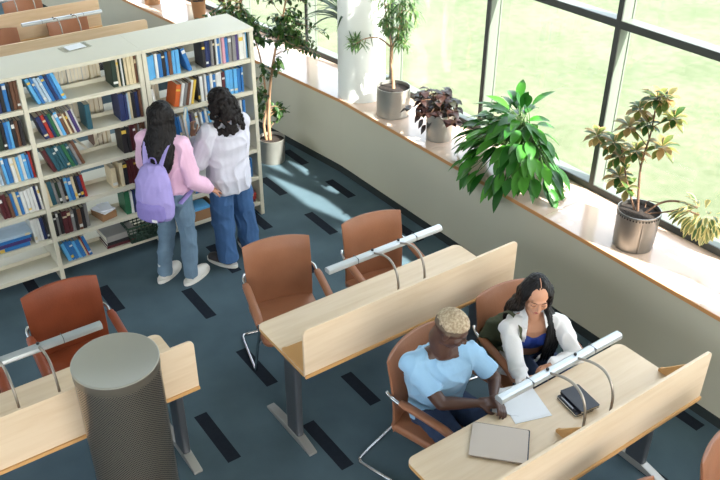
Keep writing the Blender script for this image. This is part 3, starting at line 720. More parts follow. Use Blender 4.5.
# croton / rosette tree in the punched metal pot
t = thing('potted_croton', 'rosette-leaved shrub in a metal pot with punched rim and a long side branch', 'potted plant', (4.57, 3.02, SZ))
pot(t, .142, .15, .29, 'dull_steel', holes=True)
b = MB(); F_ = PL(); G_ = PL()
A = arc([(0,.01,.25), (.01,.05,.45), (.0,.06,.62), (.02,.05,.85), (.03,.06,1.06)], 5); b.tube(A, [.010-.005*i/(len(A)-1) for i in range(len(A))], 8)
A2 = arc([(0,.03,.25), (-.02,.10,.40), (-.02,.16,.52), (-.02,.2,.66)], 5); b.tube(A2, [.008-.003*i/(len(A2)-1) for i in range(len(A2))], 8)
ros = [((.03,.06,1.10),.13,16,A), ((.02,-.10,1.02),.11,12,A), ((.0,.16,1.0),.10,10,A), ((-.02,.20,.86),.12,13,A), ((.02,-.06,.80),.13,13,A), ((-.02,.24,.62),.12,13,A2), ((0,.12,.70),.12,13,A), ((-.02,.30,.70),.12,12,A2), ((-.03,.44,.70),.12,12,A2), ((-.03,.20,.48),.13,14,A2), ((-.02,.12,.42),.11,9,A2), ((.05,0,1.12),.10,9,A), ((0,.08,.92),.11,10,A)]
for c, R_, n_, tr in ros:
    c = V(c); b0 = min(tr, key=lambda q: (q-c+V((0,0,.1))).length); b.tube(arc([b0, b0.lerp(c,.5)+V((0,0,.01)), c], 4), .0035, 5)
    n_ = int(n_*1.5)
    for k in range(n_):
        a = 2.4*k; el = .75-1.3*k/n_; F_.leaf(c+V((0,0,-.02*k/n_)), (math.cos(a)*math.cos(el), math.sin(a)*math.cos(el), math.sin(el)), R_*random.uniform(.75,1.05), .05, .7, .3, 6, 1.25)
S1 = arc([(.02,-.02,.25), (.08,-.10,.36), (.16,-.18,.385), (.22,-.30,.37)], 6); S2 = arc([(.03,-.04,.26), (.10,-.14,.30), (.18,-.22,.33), (.21,-.33,.33)], 6)
b.tube(S1, .0075, 8); b.tube(S2, .006, 8)
for k in range(80):
    u = rv(); c = V((.20+u.x*.07, -.36+u.y*.13, .34+u.z*.06)); dd = u+V((-.3,-.1,-.3)); 
    G_.leaf(c, dd, random.uniform(.09,.14), .036, 1.0, .35, 6, 1.3)
b.tube(arc([S1[6], (.08,.0,.33), (.03,-.02,.30)], 4), .003, 5)
b.build('stems', 'bark_dark', t); F_.build('foliage', 'leaf_croton', t, angle=60); G_.build('side_foliage', 'leaf_variegated', t, angle=60)
# strap-leaved plant behind the column
t = thing('potted_palm', 'strap-leaved palm mostly hidden behind the white column', 'potted plant', (4.73, 6.77, SZ))
pot(t, .08, .09, .18)
b = MB(); b.tube([(0,0,.15), (.02,.0,.45)], [.02,.016], 8); b.build('stem', 'bark_dark', t)
F_ = PL()
for i in range(34):
    a = 2.4*i; el = random.uniform(.9, 1.35); F_.leaf((.02+.01*math.cos(a), .01*math.sin(a), .45), (math.cos(a)*math.cos(el)*.5-.15, math.sin(a)*math.cos(el)+.1, math.sin(el)), random.uniform(.6,.95), .04, 2.2, .3, 10, .8)
F_.build('foliage', 'leaf_palm', t, angle=60)
# far pots on the back sill
t = thing('potted_coleus', 'leafy reddish and lime plant in a tan pot just behind the bookcase top', 'potted plant', (4.36, 9.62, SZ))
pot(t, .075, .09, .22, 'cardboard')
A = arc([(0,0,.2), (.02,-.05,.35), (.03,-.2,.42)], 5); b = MB(); b.tube(A, .006, 6)
twigs(t, A, [((.05,-.25,.42),(.22,.35,.12),30), ((.1,-.65,.38),(.2,.3,.12),26), ((-.05,.15,.48),(.15,.25,.1),12)], 'leaf_mixed', b, .10, .06, 7, .8, .003, .2); b.build('stem', 'bark_dark', t)
t = thing('potted_coleus', 'tan pot on the back sill at the very top of the picture', 'potted plant', (4.12, 10.52, SZ))
pot(t, .10, .115, .26, 'cardboard')
A = arc([(0,0,.22), (.02,-.02,.4), (.03,-.05,.6)], 5); b = MB(); b.tube(A, .006, 6)
twigs(t, A, [((.05,-.05,.62),(.2,.25,.15),20)], 'leaf_mixed', b, .10, .06, 7, .8, .003, .2); b.build('stem', 'bark_dark', t)
# ------------------------------------------------------------------ people
class Blob(MB):
    """overlapping tapered limbs and ellipsoids that are fused into one continuous skin"""
    def limb(s, pts, rs, n=14):
        pts = [V(p) for p in pts]
        for i in range(len(pts)-1):
            a, c = pts[i], pts[i+1]; ra, rc = rs[i], rs[i+1]
            d = c-a
            if d.length < 1e-5: continue
            s.tube([a, a.lerp(c,.5), c], [ra, (ra+rc)/2, rc], n)
        for p, r in zip(pts, rs): s.ell(p, r*1.0, nu=n, nv=8)
    def oval(s, secs, n=20):
        """secs: (centre, half width, half depth, right-vector, normal-of-section)"""
        rings = []
        for c, a, d, R, U in secs:
            c = V(c); R = V(R).normalized(); U = V(U).normalized(); Fv = U.cross(R)
            rings.append([c + R*a*math.cos(2*PI*i/n) + Fv*d*math.sin(2*PI*i/n) for i in range(n)])
        s.loft(rings)
    def fuse(s, name, mats, parent, vox=.006, smooth=3, paint=None, disp=0, dscale=18, seed=0):
        me = bpy.data.meshes.new('tmp'); me.from_pydata(s.v, [], s.f); me.update()
        bm = bmesh.new(); bm.from_mesh(me); bmesh.ops.recalc_face_normals(bm, faces=bm.faces); bm.to_mesh(me); bm.free()
        o = bpy.data.objects.new('tmp', me); C.objects.link(o)
        r = o.modifiers.new('r', 'REMESH'); r.mode = 'VOXEL'; r.voxel_size = vox
        if smooth:
            k = o.modifiers.new('s', 'SMOOTH'); k.iterations = smooth; k.factor = .5
        dg = bpy.context.evaluated_depsgraph_get(); dg.update()
        m2 = bpy.data.meshes.new_from_object(o.evaluated_get(dg)); bpy.data.objects.remove(o); bpy.data.meshes.remove(me)
        m2.name = name; m2.materials.clear()
        for q in (mats if isinstance(mats, (list, tuple)) else [mats]): m2.materials.append(MATS[q])
        if disp:
            for v, nn in zip(m2.vertices, [x.vector.copy() for x in m2.vertex_normals]):
                c_ = v.co+V((seed, 0, 0)); w_ = V((noise.noise(c_*5), noise.noise(c_*5+V((7,0,0))), 0))*.6
                f = noise.noise(c_*dscale); f2 = (1-abs(noise.noise(V((c_.x*1.0, c_.y*1.0, c_.z*.55))*dscale*.75+w_)))**5
                v.co += nn*disp*(f*.6+f2*1.5-.45)
        m2.polygons.foreach_set('use_smooth', [True]*len(m2.polygons))
        if paint:
            for p in m2.polygons: p.material_index = paint(p.center)
        ob = bpy.data.objects.new(name, m2); C.objects.link(ob)
        if parent is not None: ob.parent = parent
        return ob
def brows(H, root, m='hair_black', r=.0022):
    for q in (-1, 1):
        b = MB(); b.tube(arc([H.P(q*.014,.0885,.021), H.P(q*.028,.0885,.027), H.P(q*.040,.0825,.026), H.P(q*.048,.0735,.020)], 4), [r*.8]*4+[r]*5+[r*.6]*4, 6); b.build('eyebrow', m, root)
        b = MB(); b.tube(arc([H.P(q*.0175,.0800,-.002), H.P(q*.026,.0835,-.0055), H.P(q*.036,.0830,-.0055), H.P(q*.046,.0765,-.001)], 4), .0013, 5); b.build('eyelash', 'brow', root)
class Head:
    def __init__(s, c, f, u=(0,0,1), k=1.0):
        s.c = V(c); s.f = V(f).normalized(); s.r = s.f.cross(V(u)).normalized(); s.u = s.r.cross(s.f).normalized(); s.k = k
        s.R = Matrix((s.r, s.f, s.u)).transposed()
    def P(s, x, y, z): return s.c + (s.r*x + s.f*y + s.u*z)*s.k
    def loc(s, p): d = V(p)-s.c; return V((d.dot(s.r), d.dot(s.f), d.dot(s.u)))/s.k
    def E(s, b, c, r, **k): b.ell(s.P(*c), tuple(q*s.k for q in r), s.R, **k)
    def add(s, b, neck, nr=.052, fem=False):
        E = s.E; j = .92 if fem else 1
        E(b, (0,-.014,.032), (.074,.094,.084), nu=24, nv=16); E(b, (0,.020,-.028), (.060*j,.068,.078), nu=22, nv=14)
        E(b, (0,.052,-.086), (.026*j,.024,.020)); E(b, (0,.03,-.07), (.046*j,.046,.028))
        b.limb([s.P(0,.084,.010), s.P(0,.098,-.018), s.P(0,.102,-.030)], [.007*s.k,.0085*s.k,.0115*s.k], 10)
        E(b, (.011,.092,-.031), (.008,.009,.007)); E(b, (-.011,.092,-.031), (.008,.009,.007))
        E(b, (0,.078,.022), (.050,.012,.009)); E(b, (0,.083,-.053), (.024,.011,.0065)); E(b, (0,.081,-.063), (.020,.0115,.0065))
        for q in (-1, 1):
            E(b, (q*.034,.058,-.022), (.026,.026,.026)); E(b, (q*.031,.071,.002), (.0155,.013,.010)); E(b, (q*.076,-.006,-.004), (.008,.018,.031)); E(b, (q*.05,.0,-.05), (.014,.03,.03))
        b.limb([s.P(0,-.028,-.03), s.P(0,-.03,-.09), neck], [nr*s.k*1.0, nr*s.k, nr*1.12], 18)
    def paint(s, others=None):
        def f(p):
            q = s.loc(p)
            if q.y > .055 and abs(q.z) < .13:
                if (q.x/.023)**2+((q.z+.058)/.0105)**2 < 1 and q.y > .07: return 1
            return others(p) if others else 0
        return f
def hand(b, w, d, nrm, side=1, L=.18, curl=.5, spread=.25, thumb=1, fr=.0082):
    """w wrist, d pointing direction, nrm palm-facing normal, side +1 when the thumb lies towards d x nrm"""
    w = V(w); d = V(d).normalized(); nrm = V(nrm); nrm = (nrm-d*nrm.dot(d)).normalized(); s = d.cross(nrm)*side
    k = L/.185
    b.limb([w, w+d*.03*k], [.024*k, .026*k], 12)
    for q in (-.027, -.009, .009, .027): b.limb([w+d*.02*k+s*q*.7*k, w+d*.09*k+s*q*k], [.016*k, .0125*k], 10)
    for i, (q, fl) in enumerate(((.028,.070), (.0095,.078), (-.0095,.072), (-.028,.056))):
        p = w+d*.09*k+s*q*k; dd = (d+s*q*spread*8).normalized(); pts = [p]; a = 0
        for j, fr_ in enumerate((.45,.30,.25)):
            a += curl*(.55 if j == 0 else .9); e = dd*math.cos(a)+nrm*math.sin(a); p = p+e*fl*fr_*k; pts.append(p)
        b.limb(pts, [fr*1.12*k, fr*1.02*k, fr*.95*k, fr*.8*k], 10)
    t0 = w+d*.03*k+s*.022*k; t1 = t0+(d*.55+s*.75+nrm*.25).normalized()*.038*k; t2 = t1+(d*.85+s*.25+nrm*.45*thumb).normalized()*.032*k; t3 = t2+(d*.9-s*.1+nrm*.5*thumb).normalized()*.026*k
    b.limb([t0, t1, t2, t3], [.0145*k, .0115*k, .010*k, .0085*k], 10)
def lerp3(a, b, t): return V(a).lerp(V(b), t)
def strands(S, n, r0, r1, root, end, wav=0, parent=None, name='hair', m='hair_black'):
    pass

def torso(b, pel, chest, neck, R1, R2, hipw, waistw, chestw, shw, dep, neckr=.058):
    """pelvis to neck as one shape; R1, R2 right-vectors at pelvis and shoulders"""
    pel, chest, neck = V(pel), V(chest), V(neck); R1, R2 = V(R1).normalized(), V(R2).normalized()
    ax = (chest-pel).normalized(); up2 = (neck-chest).normalized()
    low = pel-ax*.06
    S = []
    S.append((low, hipw*.72, dep*.8, R1, ax)); S.append((pel, hipw, dep*1.02, R1, ax))
    S.append((lerp3(pel, chest, .42), waistw, dep*.86, R1.lerp(R2,.4), ax)); S.append((lerp3(pel, chest, .75), (waistw+chestw)/2*1.02, dep*.95, R1.lerp(R2,.7), ax))
    S.append((chest, chestw, dep*1.08, R2, ax)); S.append((lerp3(chest, neck, .55), chestw*1.0, dep*.92, R2, up2))
    S.append((lerp3(chest, neck, .82), shw*.78, dep*.62, R2, up2)); S.append((lerp3(chest, neck, .97), neckr*1.15, neckr*1.05, R2, up2))
    b.oval(S)

def person(name_label, base, P):
    """P: dict of joints in room coordinates"""
    root = thing('person', name_label, 'person', base)
    inv = V(base)
    def q(v): return V(v)-inv
    J = {k: (q(v) if isinstance(v, tuple) and len(v) == 3 and k[0] != '_' else v) for k, v in P.items()}
    return root, J

# ---- man at the desk
root, J = person('man in light blue T-shirt sitting at the desk, short bleached hair', (2.56, 2.70, 0), dict(
    pel=(2.555,2.79,.55), chest=(2.50,2.73,.87), neck=(2.475,2.69,1.06), shR=(2.32,2.765,.985), shL=(2.655,2.635,.985),
    elR=(2.385,2.56,.80), wrR=(2.565,2.455,.785), elL=(2.775,2.545,.80), wrL=(2.675,2.445,.79),
    hipR=(2.47,2.78,.54), hipL=(2.64,2.76,.54), knR=(2.42,2.36,.545), knL=(2.70,2.33,.545), anR=(2.43,2.42,.09), anL=(2.70,2.40,.09), toR=(2.42,2.25,.035), toL=(2.70,2.22,.035), head=(2.495,2.645,1.222)))
Rv = (J['shL']-J['shR']).normalized(); Rb = V((1,-.1,0))
Hm = Head(J['head'], (.50,-.76,-.42), (0,0,1), 1.02)
b = Blob(); Hm.add(b, J['neck'], .056)
torso(b, J['pel'], J['chest'], J['neck'], Rb, Rv, .165, .140, .175, .19, .105, .06)
for s in 'RL':
    b.limb([J['neck'].lerp(J['sh'+s],.35)-V((0,0,.01)), J['sh'+s], J['sh'+s].lerp(J['el'+s],.5), J['el'+s], J['el'+s].lerp(J['wr'+s],.35), J['wr'+s]], [.05,.058,.047,.040,.038,.024])
    b.limb([J['hip'+s], J['hip'+s].lerp(J['kn'+s],.5), J['kn'+s], J['kn'+s].lerp(J['an'+s],.35), J['an'+s], J['an'+s].lerp(J['to'+s],.6)-V((0,0,.01)), J['to'+s]], [.085,.072,.055,.052,.034,.035,.03])
hand(b, J['wrR'], V((.85,-.42,-.08)), V((.15,.25,-1)), -1, .185, .55)
hand(b, J['wrL'], V((-.25,-.90,-.10)), V((-.5,.1,-.85)), 1, .18, .5)
b.fuse('body', ['skin_dark', 'lips_dark', 'brow', 'fade'], root, .0055, 2, paint=Hm.paint(lambda p: 3 if (Hm.loc(p).z > .012+.5*max(0, Hm.loc(p).y+.0)*.35 and Hm.loc(p).y < .055 and abs(Hm.loc(p).x) < .2 and Hm.loc(p).z < .2 and Hm.loc(p).y > -.13) else 0))
brows(Hm, root, 'brow', .0026)
b = Blob(); Hm.E(b, (0,-.012,.045), (.076,.094,.082), nu=28, nv=20)
b2 = Blob()
rings = b
# crop the cap so the hair ends above the ears and the forehead
capo = b.fuse('hair', 'hair_blond', root, .006, 1, disp=.002, dscale=90)
bm = bmesh.new(); bm.from_mesh(capo.data)
bmesh.ops.delete(bm, geom=[v for v in bm.verts if (lambda l: l.z < .036+.34*l.y)(Hm.loc(v.co))], context='VERTS')
bm.to_mesh(capo.data); bm.free()
sd = capo.modifiers.new('t', 'SOLIDIFY'); sd.thickness = .004; sd.offset = -1
# T-shirt
b = Blob()
torso(b, J['pel']+V((0,0,-.02)), J['chest'], J['neck']-V((0,0,.012)), Rb, Rv, .190, .175, .198, .205, .130, .072)
for s in 'RL':
    e = J['sh'+s].lerp(J['el'+s], .74)
    b.limb([J['neck'].lerp(J['sh'+s],.45)-V((0,0,.015)), J['sh'+s]], [.056,.064])
    dr = (J['el'+s]-J['sh'+s]).normalized()
    b.tube([J['sh'+s], J['sh'+s].lerp(e,.5), e], [.063,.062,.064], 16)
b.fuse('t_shirt', 'tee', root, .007, 3, disp=.010, dscale=11, seed=2)
b = Blob()
b.oval([(J['pel']+V((0,0,-.09)), .17,.12, Rb, (0,0,1)), (J['pel']+V((0,-.01,.0)), .185,.132, Rb, (0,0,1)), (J['pel']+V((0,0,.06)), .170,.122, Rb, (0,0,1))])
for s in 'RL': b.limb([J['hip'+s], J['hip'+s].lerp(J['kn'+s],.5), J['kn'+s], J['kn'+s].lerp(J['an'+s],.5), J['an'+s]], [.10,.088,.070,.062,.055])
b.fuse('jeans', 'denim_dark', root, .009, 3, disp=.004, dscale=16)
for s in 'RL':
    b = Blob(); b.limb([J['an'+s]-V((0,0,.035)), J['to'+s]+V((0,.03,.012)), J['to'+s]], [.042,.04,.032]); b.box(J['an'+s].x-.035, J['an'+s].x+.035, J['to'+s].y-.03, J['an'+s].y+.045, -J['toR'].z*0+.001, .03); b.fuse('shoe', 'shoe_white', root, .008, 2)

# ---- woman at the desk
root, J = person('woman in open white shirt over a blue top, long straight dark hair', (3.28, 2.76, 0), dict(
    pel=(3.32,2.82,.55), chest=(3.245,2.735,.815), neck=(3.215,2.70,.975), shR=(3.065,2.755,.915), shL=(3.355,2.60,.915),
    elR=(2.985,2.565,.765), wrR=(2.905,2.435,.782), elL=(3.36,2.44,.745), wrL=(3.125,2.435,.80),
    hipR=(3.24,2.80,.54), hipL=(3.40,2.78,.54), knR=(3.13,2.42,.54), knL=(3.34,2.37,.54), anR=(3.12,2.50,.09), anL=(3.36,2.44,.09), toR=(3.08,2.33,.035), toL=(3.34,2.27,.035), head=(3.198,2.678,1.135)))
Rv = (J['shL']-J['shR']).normalized(); Rb = V((1,-.2,0))
Hw = Head(J['head'], (-.52,-.76,-.20), (.04,0,1), 1.0)
b = Blob(); Hw.add(b, J['neck'], .045, True)
torso(b, J['pel'], J['chest'], J['neck'], Rb, Rv, .150, .115, .142, .155, .092, .05)
for s in 'RL':
    b.limb([J['neck'].lerp(J['sh'+s],.35)-V((0,0,.012)), J['sh'+s], J['sh'+s].lerp(J['el'+s],.5), J['el'+s], J['el'+s].lerp(J['wr'+s],.4), J['wr'+s]], [.036,.042,.036,.032,.030,.02])
    b.limb([J['hip'+s], J['hip'+s].lerp(J['kn'+s],.5), J['kn'+s], J['kn'+s].lerp(J['an'+s],.35), J['an'+s], J['an'+s].lerp(J['to'+s],.6)-V((0,0,.01)), J['to'+s]], [.078,.066,.05,.048,.032,.032,.028])
hand(b, J['wrR'], V((1,-.20,-.03)), V((.1,0,-1)), 1, .15, .5, fr=.0078)
hand(b, J['wrL'], V((-1,-.22,-.03)), V((.1,0,-1)), -1, .15, .6, fr=.0078)
fv = Rv.cross(V((0,0,1)))*-1
b.fuse('body', ['skin_light', 'lips_light', 'brow'], root, .0052, 2, paint=Hw.paint())
Fw = V((-.44,-.9,0)).normalized()
brows(Hw, root)
# blue cropped top
ax = (J['chest']-J['pel']).normalized()
b = Blob(); b.oval([(J['chest']-ax*.075, .130,.093, Rv, ax), (J['chest']-ax*.03, .145,.103, Rv, ax), (J['chest']+ax*.02, .146,.106, Rv, ax), (J['chest']+ax*.055, .135,.098, Rv, ax)]); 
for q in (-1, 1): b.ell(J['chest']+Rv*.055*q+Fw*.075+V((0,0,-.005)), (.05,.045,.05))
b.fuse('blue_top', 'blue_top', root, .006, 3)
# jeans
b = Blob()
b.oval([(J['pel']+V((0,0,-.08)), .155,.11, Rb, (0,0,1)), (J['pel']+V((0,-.01,.0)), .165,.116, Rb, ax), (J['pel']+ax*.10, .135,.098, Rb, ax)])
for s in 'RL': b.limb([J['hip'+s], J['hip'+s].lerp(J['kn'+s],.5), J['kn'+s], J['kn'+s].lerp(J['an'+s],.5), J['an'+s]], [.088,.078,.062,.055,.05])
b.fuse('jeans', 'denim_dark', root, .008, 3, disp=.003, dscale=16)
# open shirt: two front halves and the back, cut open along the front
b = Blob()
torso(b, J['pel']+V((0,0,-.05)), J['chest'], J['neck']-V((0,0,.008)), Rb, Rv, .185, .162, .168, .172, .120, .062)
b.oval([(J['pel']+V((0,0,-.10)), .20,.14, Rb, (0,0,1)), (J['pel']+V((0,0,-.02)), .19,.13, Rb, (0,0,1))])
for s in 'RL':
    b.limb([J['neck'].lerp(J['sh'+s],.4)-V((0,0,.012)), J['sh'+s], J['sh'+s].lerp(J['el'+s],.5), J['el'+s], J['el'+s].lerp(J['wr'+s],.5)], [.045,.050,.050,.050,.045])
    b.tube([J['el'+s].lerp(J['wr'+s],.5), J['wr'+s]], [.045,.036], 14)
so_ = b.fuse('white_shirt', 'shirt_white', root, .0065, 3, disp=.009, dscale=13, seed=5)
bm = bmesh.new(); bm.from_mesh(so_.data)
def openfront(p):
    d = p-J['chest']; f = d.dot(Fw); r = d.dot(Rv); z = p.z
    if f < .035: return False
    wdt = .055+.02*(J['neck'].z-z)/.2 if z > .6 else .075
    if z > J['neck'].z-.02: wdt = .07
    return abs(r-.005) < wdt and not any((p-J['wr'+s]).length < .12 or (p-J['el'+s]).length < .07 for s in 'RL')
bmesh.ops.delete(bm, geom=[v for v in bm.verts if openfront(v.co)], context='VERTS')
loose = [v for v in bm.verts if not v.link_faces]; bmesh.ops.delete(bm, geom=loose, context='VERTS')
bm.to_mesh(so_.data); bm.free(); sd = so_.modifiers.new('t', 'SOLIDIFY'); sd.thickness = .004; sd.offset = 0
# collar flaps
for q in (-1, 1):
    n0 = J['neck']+Rv*q*.055-Fw*.01; b = MB()
    a = [n0+V((0,0,.035)), n0+Fw*.05-Rv*q*.005+V((0,0,.015)), n0+Fw*.085+Rv*q*.004+V((0,0,-.055)), n0+Fw*.045+Rv*q*.045+V((0,0,-.035)), n0+Rv*q*.03+V((0,0,.012))]
    nn = (a[1]-a[0]).cross(a[3]-a[0]).normalized()*.002
    b.add([p+nn+Fw*.012+V((0,0,.008)) for p in a]+[p-nn+Fw*.012+V((0,0,.008)) for p in a], [(0,1,2,3,4), (9,8,7,6,5)]+[(i, (i+1) % 5, 5+(i+1) % 5, 5+i) for i in range(5)]); b.build('collar_flap', 'shirt_white', root)
# long straight hair
def mane(H, locks, cap, vox=.0065, root=None, m='hair_black', disp=.003, ds=60, cutface=True):
    b = Blob()
    for c, r in cap: H.E(b, c, r, nu=26, nv=18)
    for pts, rs in locks: b.limb(pts, rs, 10)
    o = b.fuse('hair', m, root, vox, 2, disp=disp, dscale=ds)
    return o
L = []
for q in (-1, 1):
    for k in range(9):
        a = k/8; x0 = q*(.06+.022*math.sin(PI*a)); y0 = .035-.10*a
        p0 = Hw.P(q*.02, .02-.07*a, .112); p1 = Hw.P(x0, y0, .05); p2 = Hw.P(q*(.082+.006*a), y0-.008, -.02); p3 = Hw.P(q*.078, y0-.02, -.10)
        if k < 5 and q < 0: e1 = J['chest']+Rv*(.075+.018*k)+Fw*(.115-.012*k)+V((0,0,.10)); e2 = J['chest']+Rv*(.052+.022*k)+Fw*(.150-.010*k)+V((0,0,-.01)); e3 = J['chest']+Rv*(.035+.022*k)+Fw*(.150-.01*k)+V((0,0,-.12-.012*(k%3)))
        else: e1 = J['chest']-Rv*q*(.12-.015*max(0,k-4))-Fw*(.03+.015*k)+V((0,0,.15)); e2 = J['chest']-Rv*q*(.12-.018*max(0,k-4))-Fw*(.12)+V((0,0,.02)); e3 = e2+V((0,0,-.10))
        pts = arc([p0, p1, p2, p3, e1, e2, e3], 3); L.append((pts, [.012]*3+[.0165]*(len(pts)-7)+[.015,.013,.011,.008]))
mane(Hw, L, [((0,-.028,.046), (.080,.090,.082)), ((0,-.05,-.01), (.075,.065,.09))], root=root)
b = MB(); b.tube([Hw.P(0,.042,.112), Hw.P(0,.015,.1265), Hw.P(0,-.02,.1305)], [.0022,.003,.002], 6); b.build('hair_parting', 'skin_light', root)
for s in 'RL':
    b = Blob(); b.limb([J['an'+s]-V((0,0,.04)), J['to'+s]+V((0,.03,.012)), J['to'+s]], [.038,.036,.028]); b.box(J['an'+s].x-.03, J['an'+s].x+.03, J['to'+s].y-.03, J['an'+s].y+.045, .001, .03); b.fuse('shoe', 'shoe_white', root, .008, 2)
WJ = {k: v+V((3.28,2.76,0)) for k, v in J.items()}
# her olive backpack between her back and the chair back
t = thing('backpack', 'olive green backpack squeezed between the woman and her chair back', 'backpack', (3.26, 2.925, .47), math.radians(-8))
b = Blob(); b.oval([((-.05,0,0), .15,.055,(1,0,0),(0,0,1)), ((-.05,0,.06), .17,.062,(1,0,0),(0,0,1)), ((-.06,0,.25), .16,.055,(1,0,0),(0,0,1)), ((-.07,0,.34), .10,.04,(1,0,0),(0,0,1))]); b.fuse('bag_body', 'olive', t, .008, 4, disp=.006, dscale=14)
b = MB(); sp = [WJ['shR']+V((.02,.10,.02)), WJ['shR']+V((.035,.03,.073)), WJ['shR']+V((.045,-.055,.030)), WJ['chest']+Rv*-.10+Fw*.125+V((0,0,.02)), WJ['chest']+Rv*-.125+Fw*.10+V((0,0,-.09)), WJ['chest']+Rv*-.155+V((0,.04,-.15))]
Mi = (Matrix.Translation((3.26,2.925,.47)) @ Matrix.Rotation(math.radians(-8), 4, 'Z')).inverted()
b.tube([Mi @ p for p in arc(sp, 5)], (.004,.017), 8, flat=(0,.3,1)); b.build('shoulder_strap', 'olive', t)

# ---- girl with the lavender backpack
def stand(label, base, F2, R2, J0, cloth, jeans, hairf, build):
    pass
base = (2.10, 5.62, 0)
f = V((.80,.60,0)).normalized(); r = V((.60,-.80,0)).normalized()
def W(x, y, z, c=(2.155,5.64)): p = V((c[0], c[1], 0))+r*x+f*y; return (p.x, p.y, z)
root, J = person('girl in pink sweatshirt and light jeans with long black hair, facing the shelves', base, dict(
    pel=W(0,-.01,.86), chest=W(0,0,1.14), neck=W(0,-.01,1.33), shR=W(.165,-.01,1.275), shL=W(-.165,-.01,1.275),
    elR=W(.225,-.03,.99), wrR=W(.29,.13,.83), elL=W(-.23,.05,1.03), wrL=W(-.16,.25,.98),
    hipR=W(.085,0,.84), hipL=W(-.085,0,.84), knR=W(.10,.02,.47), knL=W(-.09,.02,.47), anR=W(.11,-.03,.09), anL=W(-.12,-.07,.09), toR=W(.15,.14,.04), toL=W(-.10,.10,.04), head=W(0,.02,1.475)))
Hg = Head(J['head'], (.72,.66,-.12), (0,0,1), .98)
b = Blob(); Hg.add(b, J['neck'], .045, True)
torso(b, J['pel'], J['chest'], J['neck'], r, r, .150, .115, .142, .155, .092, .05)
for s in 'RL':
    b.limb([J['neck'].lerp(J['sh'+s],.35)-V((0,0,.012)), J['sh'+s], J['sh'+s].lerp(J['el'+s],.5), J['el'+s], J['el'+s].lerp(J['wr'+s],.4), J['wr'+s]], [.036,.042,.036,.032,.030,.02])
    b.limb([J['hip'+s], J['hip'+s].lerp(J['kn'+s],.5), J['kn'+s], J['kn'+s].lerp(J['an'+s],.35), J['an'+s], J['an'+s].lerp(J['to'+s],.6)-V((0,0,.012)), J['to'+s]], [.080,.066,.05,.048,.032,.032,.026])
hand(b, J['wrR'], (J['wrR']-J['elR']).normalized()+f*.5, V((-.3,.2,-1)), -1, .165, .35, fr=.0075); hand(b, J['wrL'], f, V((0,0,-1)), 1, .165, .4, fr=.0075)
b.fuse('body', ['skin_tan', 'lips_light', 'brow'], root, .006, 2, paint=Hg.paint())
b = Blob(); torso(b, J['pel']+V((0,0,.03)), J['chest'], J['neck']-V((0,0,.01)), r, r, .185, .175, .178, .18, .130, .065)
for s in 'RL':
    b.limb([J['neck'].lerp(J['sh'+s],.4)-V((0,0,.01)), J['sh'+s], J['sh'+s].lerp(J['el'+s],.5), J['el'+s], J['el'+s].lerp(J['wr'+s],.55)], [.05,.068,.066,.066,.062]); b.tube([J['el'+s].lerp(J['wr'+s],.55), J['wr'+s].lerp(J['el'+s],.05)], [.062,.034], 14)
b.fuse('sweatshirt', 'pink_cloth', root, .007, 3, disp=.010, dscale=11, seed=9)
def jeans(J, m, wide=1.0, seed=0):
    b = Blob(); b.oval([(J['pel']+V((0,0,-.10)), .165,.115, r, (0,0,1)), (J['pel'], .165,.12, r, (0,0,1)), (J['pel']+V((0,0,.12)), .135,.10, r, (0,0,1))])
    for s in 'RL':
        b.limb([J['hip'+s], J['hip'+s].lerp(J['kn'+s],.5), J['kn'+s], J['kn'+s].lerp(J['an'+s],.6)], [.092,.080*(1+wide)/2,.064*wide,.060*wide]); b.tube([J['kn'+s].lerp(J['an'+s],.6), J['an'+s]-V((0,0,.035 if wide > 1 else .0))], [.060*wide, .056*wide], 16)
    return b.fuse('jeans', m, root, .007, 3, disp=.009, dscale=12, seed=seed)
jeans(J, 'denim_light', 1.08, 3)
def shoes(J, m, sole='shoe_white', up=(0,0,1)):
    for s in 'RL':
        d = (J['to'+s]-J['an'+s]); d.z = 0; d.normalize(); w = d.cross(V((0,0,1))); a = V((J['an'+s].x, J['an'+s].y, 0)); ins = []
        b = Blob(); b.limb([a+V((0,0,.085)), a+V((0,0,.05)), a+d*.08+V((0,0,.05)), a+d*.15+V((0,0,.042)), a+d*.175+V((0,0,.038))], [.044,.047,.05,.047,.04])
        b.fuse('shoe', m, root, .007, 2); sh = C.objects[-1]
        b = MB(); pl = []
        for k in range(20):
            t_ = 2*PI*k/20; x = math.cos(t_); y = math.sin(t_); pl.append(a+d*(.07+.158*x)+w*(.054*y*(1-.08*x)))
        b.prism([(p.x, p.y) for p in pl], .0005, .032); so2 = b.build('sole', sole, root, angle=50)
shoes(J, 'shoe_white')
for s in 'RL':
    b = MB(); b.tube([J['an'+s]+V((0,0,-.02)), J['an'+s]+V((0,0,.07))], .043, 16); b.build('sock', 'sock', root)
L = []
for k in range(15):
    a = -1.25+2.5*k/14; sx, sy = math.sin(a), -math.cos(a)
    p0 = Hg.P(0,-.02,.098); p1 = Hg.P(.085*sx, .0+.085*sy*.9, .05); p2 = Hg.P(.092*sx, .09*sy+.005, -.04); p3 = Hg.P(.10*sx, .10*sy, -.13)
    e1 = J['neck']+r*.12*sx-f*(.08+.06*(1-abs(sx)))+V((0,0,-.08)); e2 = J['chest']+r*.105*sx-f*(.135+.03*(1-abs(sx)))+V((0,0,-.02)); e3 = J['chest']+r*(.085*sx-.05)-f*(.17-.05*abs(sx))+V((0,0,-.15-.04*math.cos(3*a)))
    pts = arc([p0,p1,p2,p3,e1,e2,e3], 3); L.append((pts, [.02]*3+[.026]*(len(pts)-7)+[.022,.018,.014,.010]))
mane(Hg, L, [((0,-.018,.040), (.082,.096,.087)), ((0,-.05,-.02), (.078,.065,.09))], root=root)
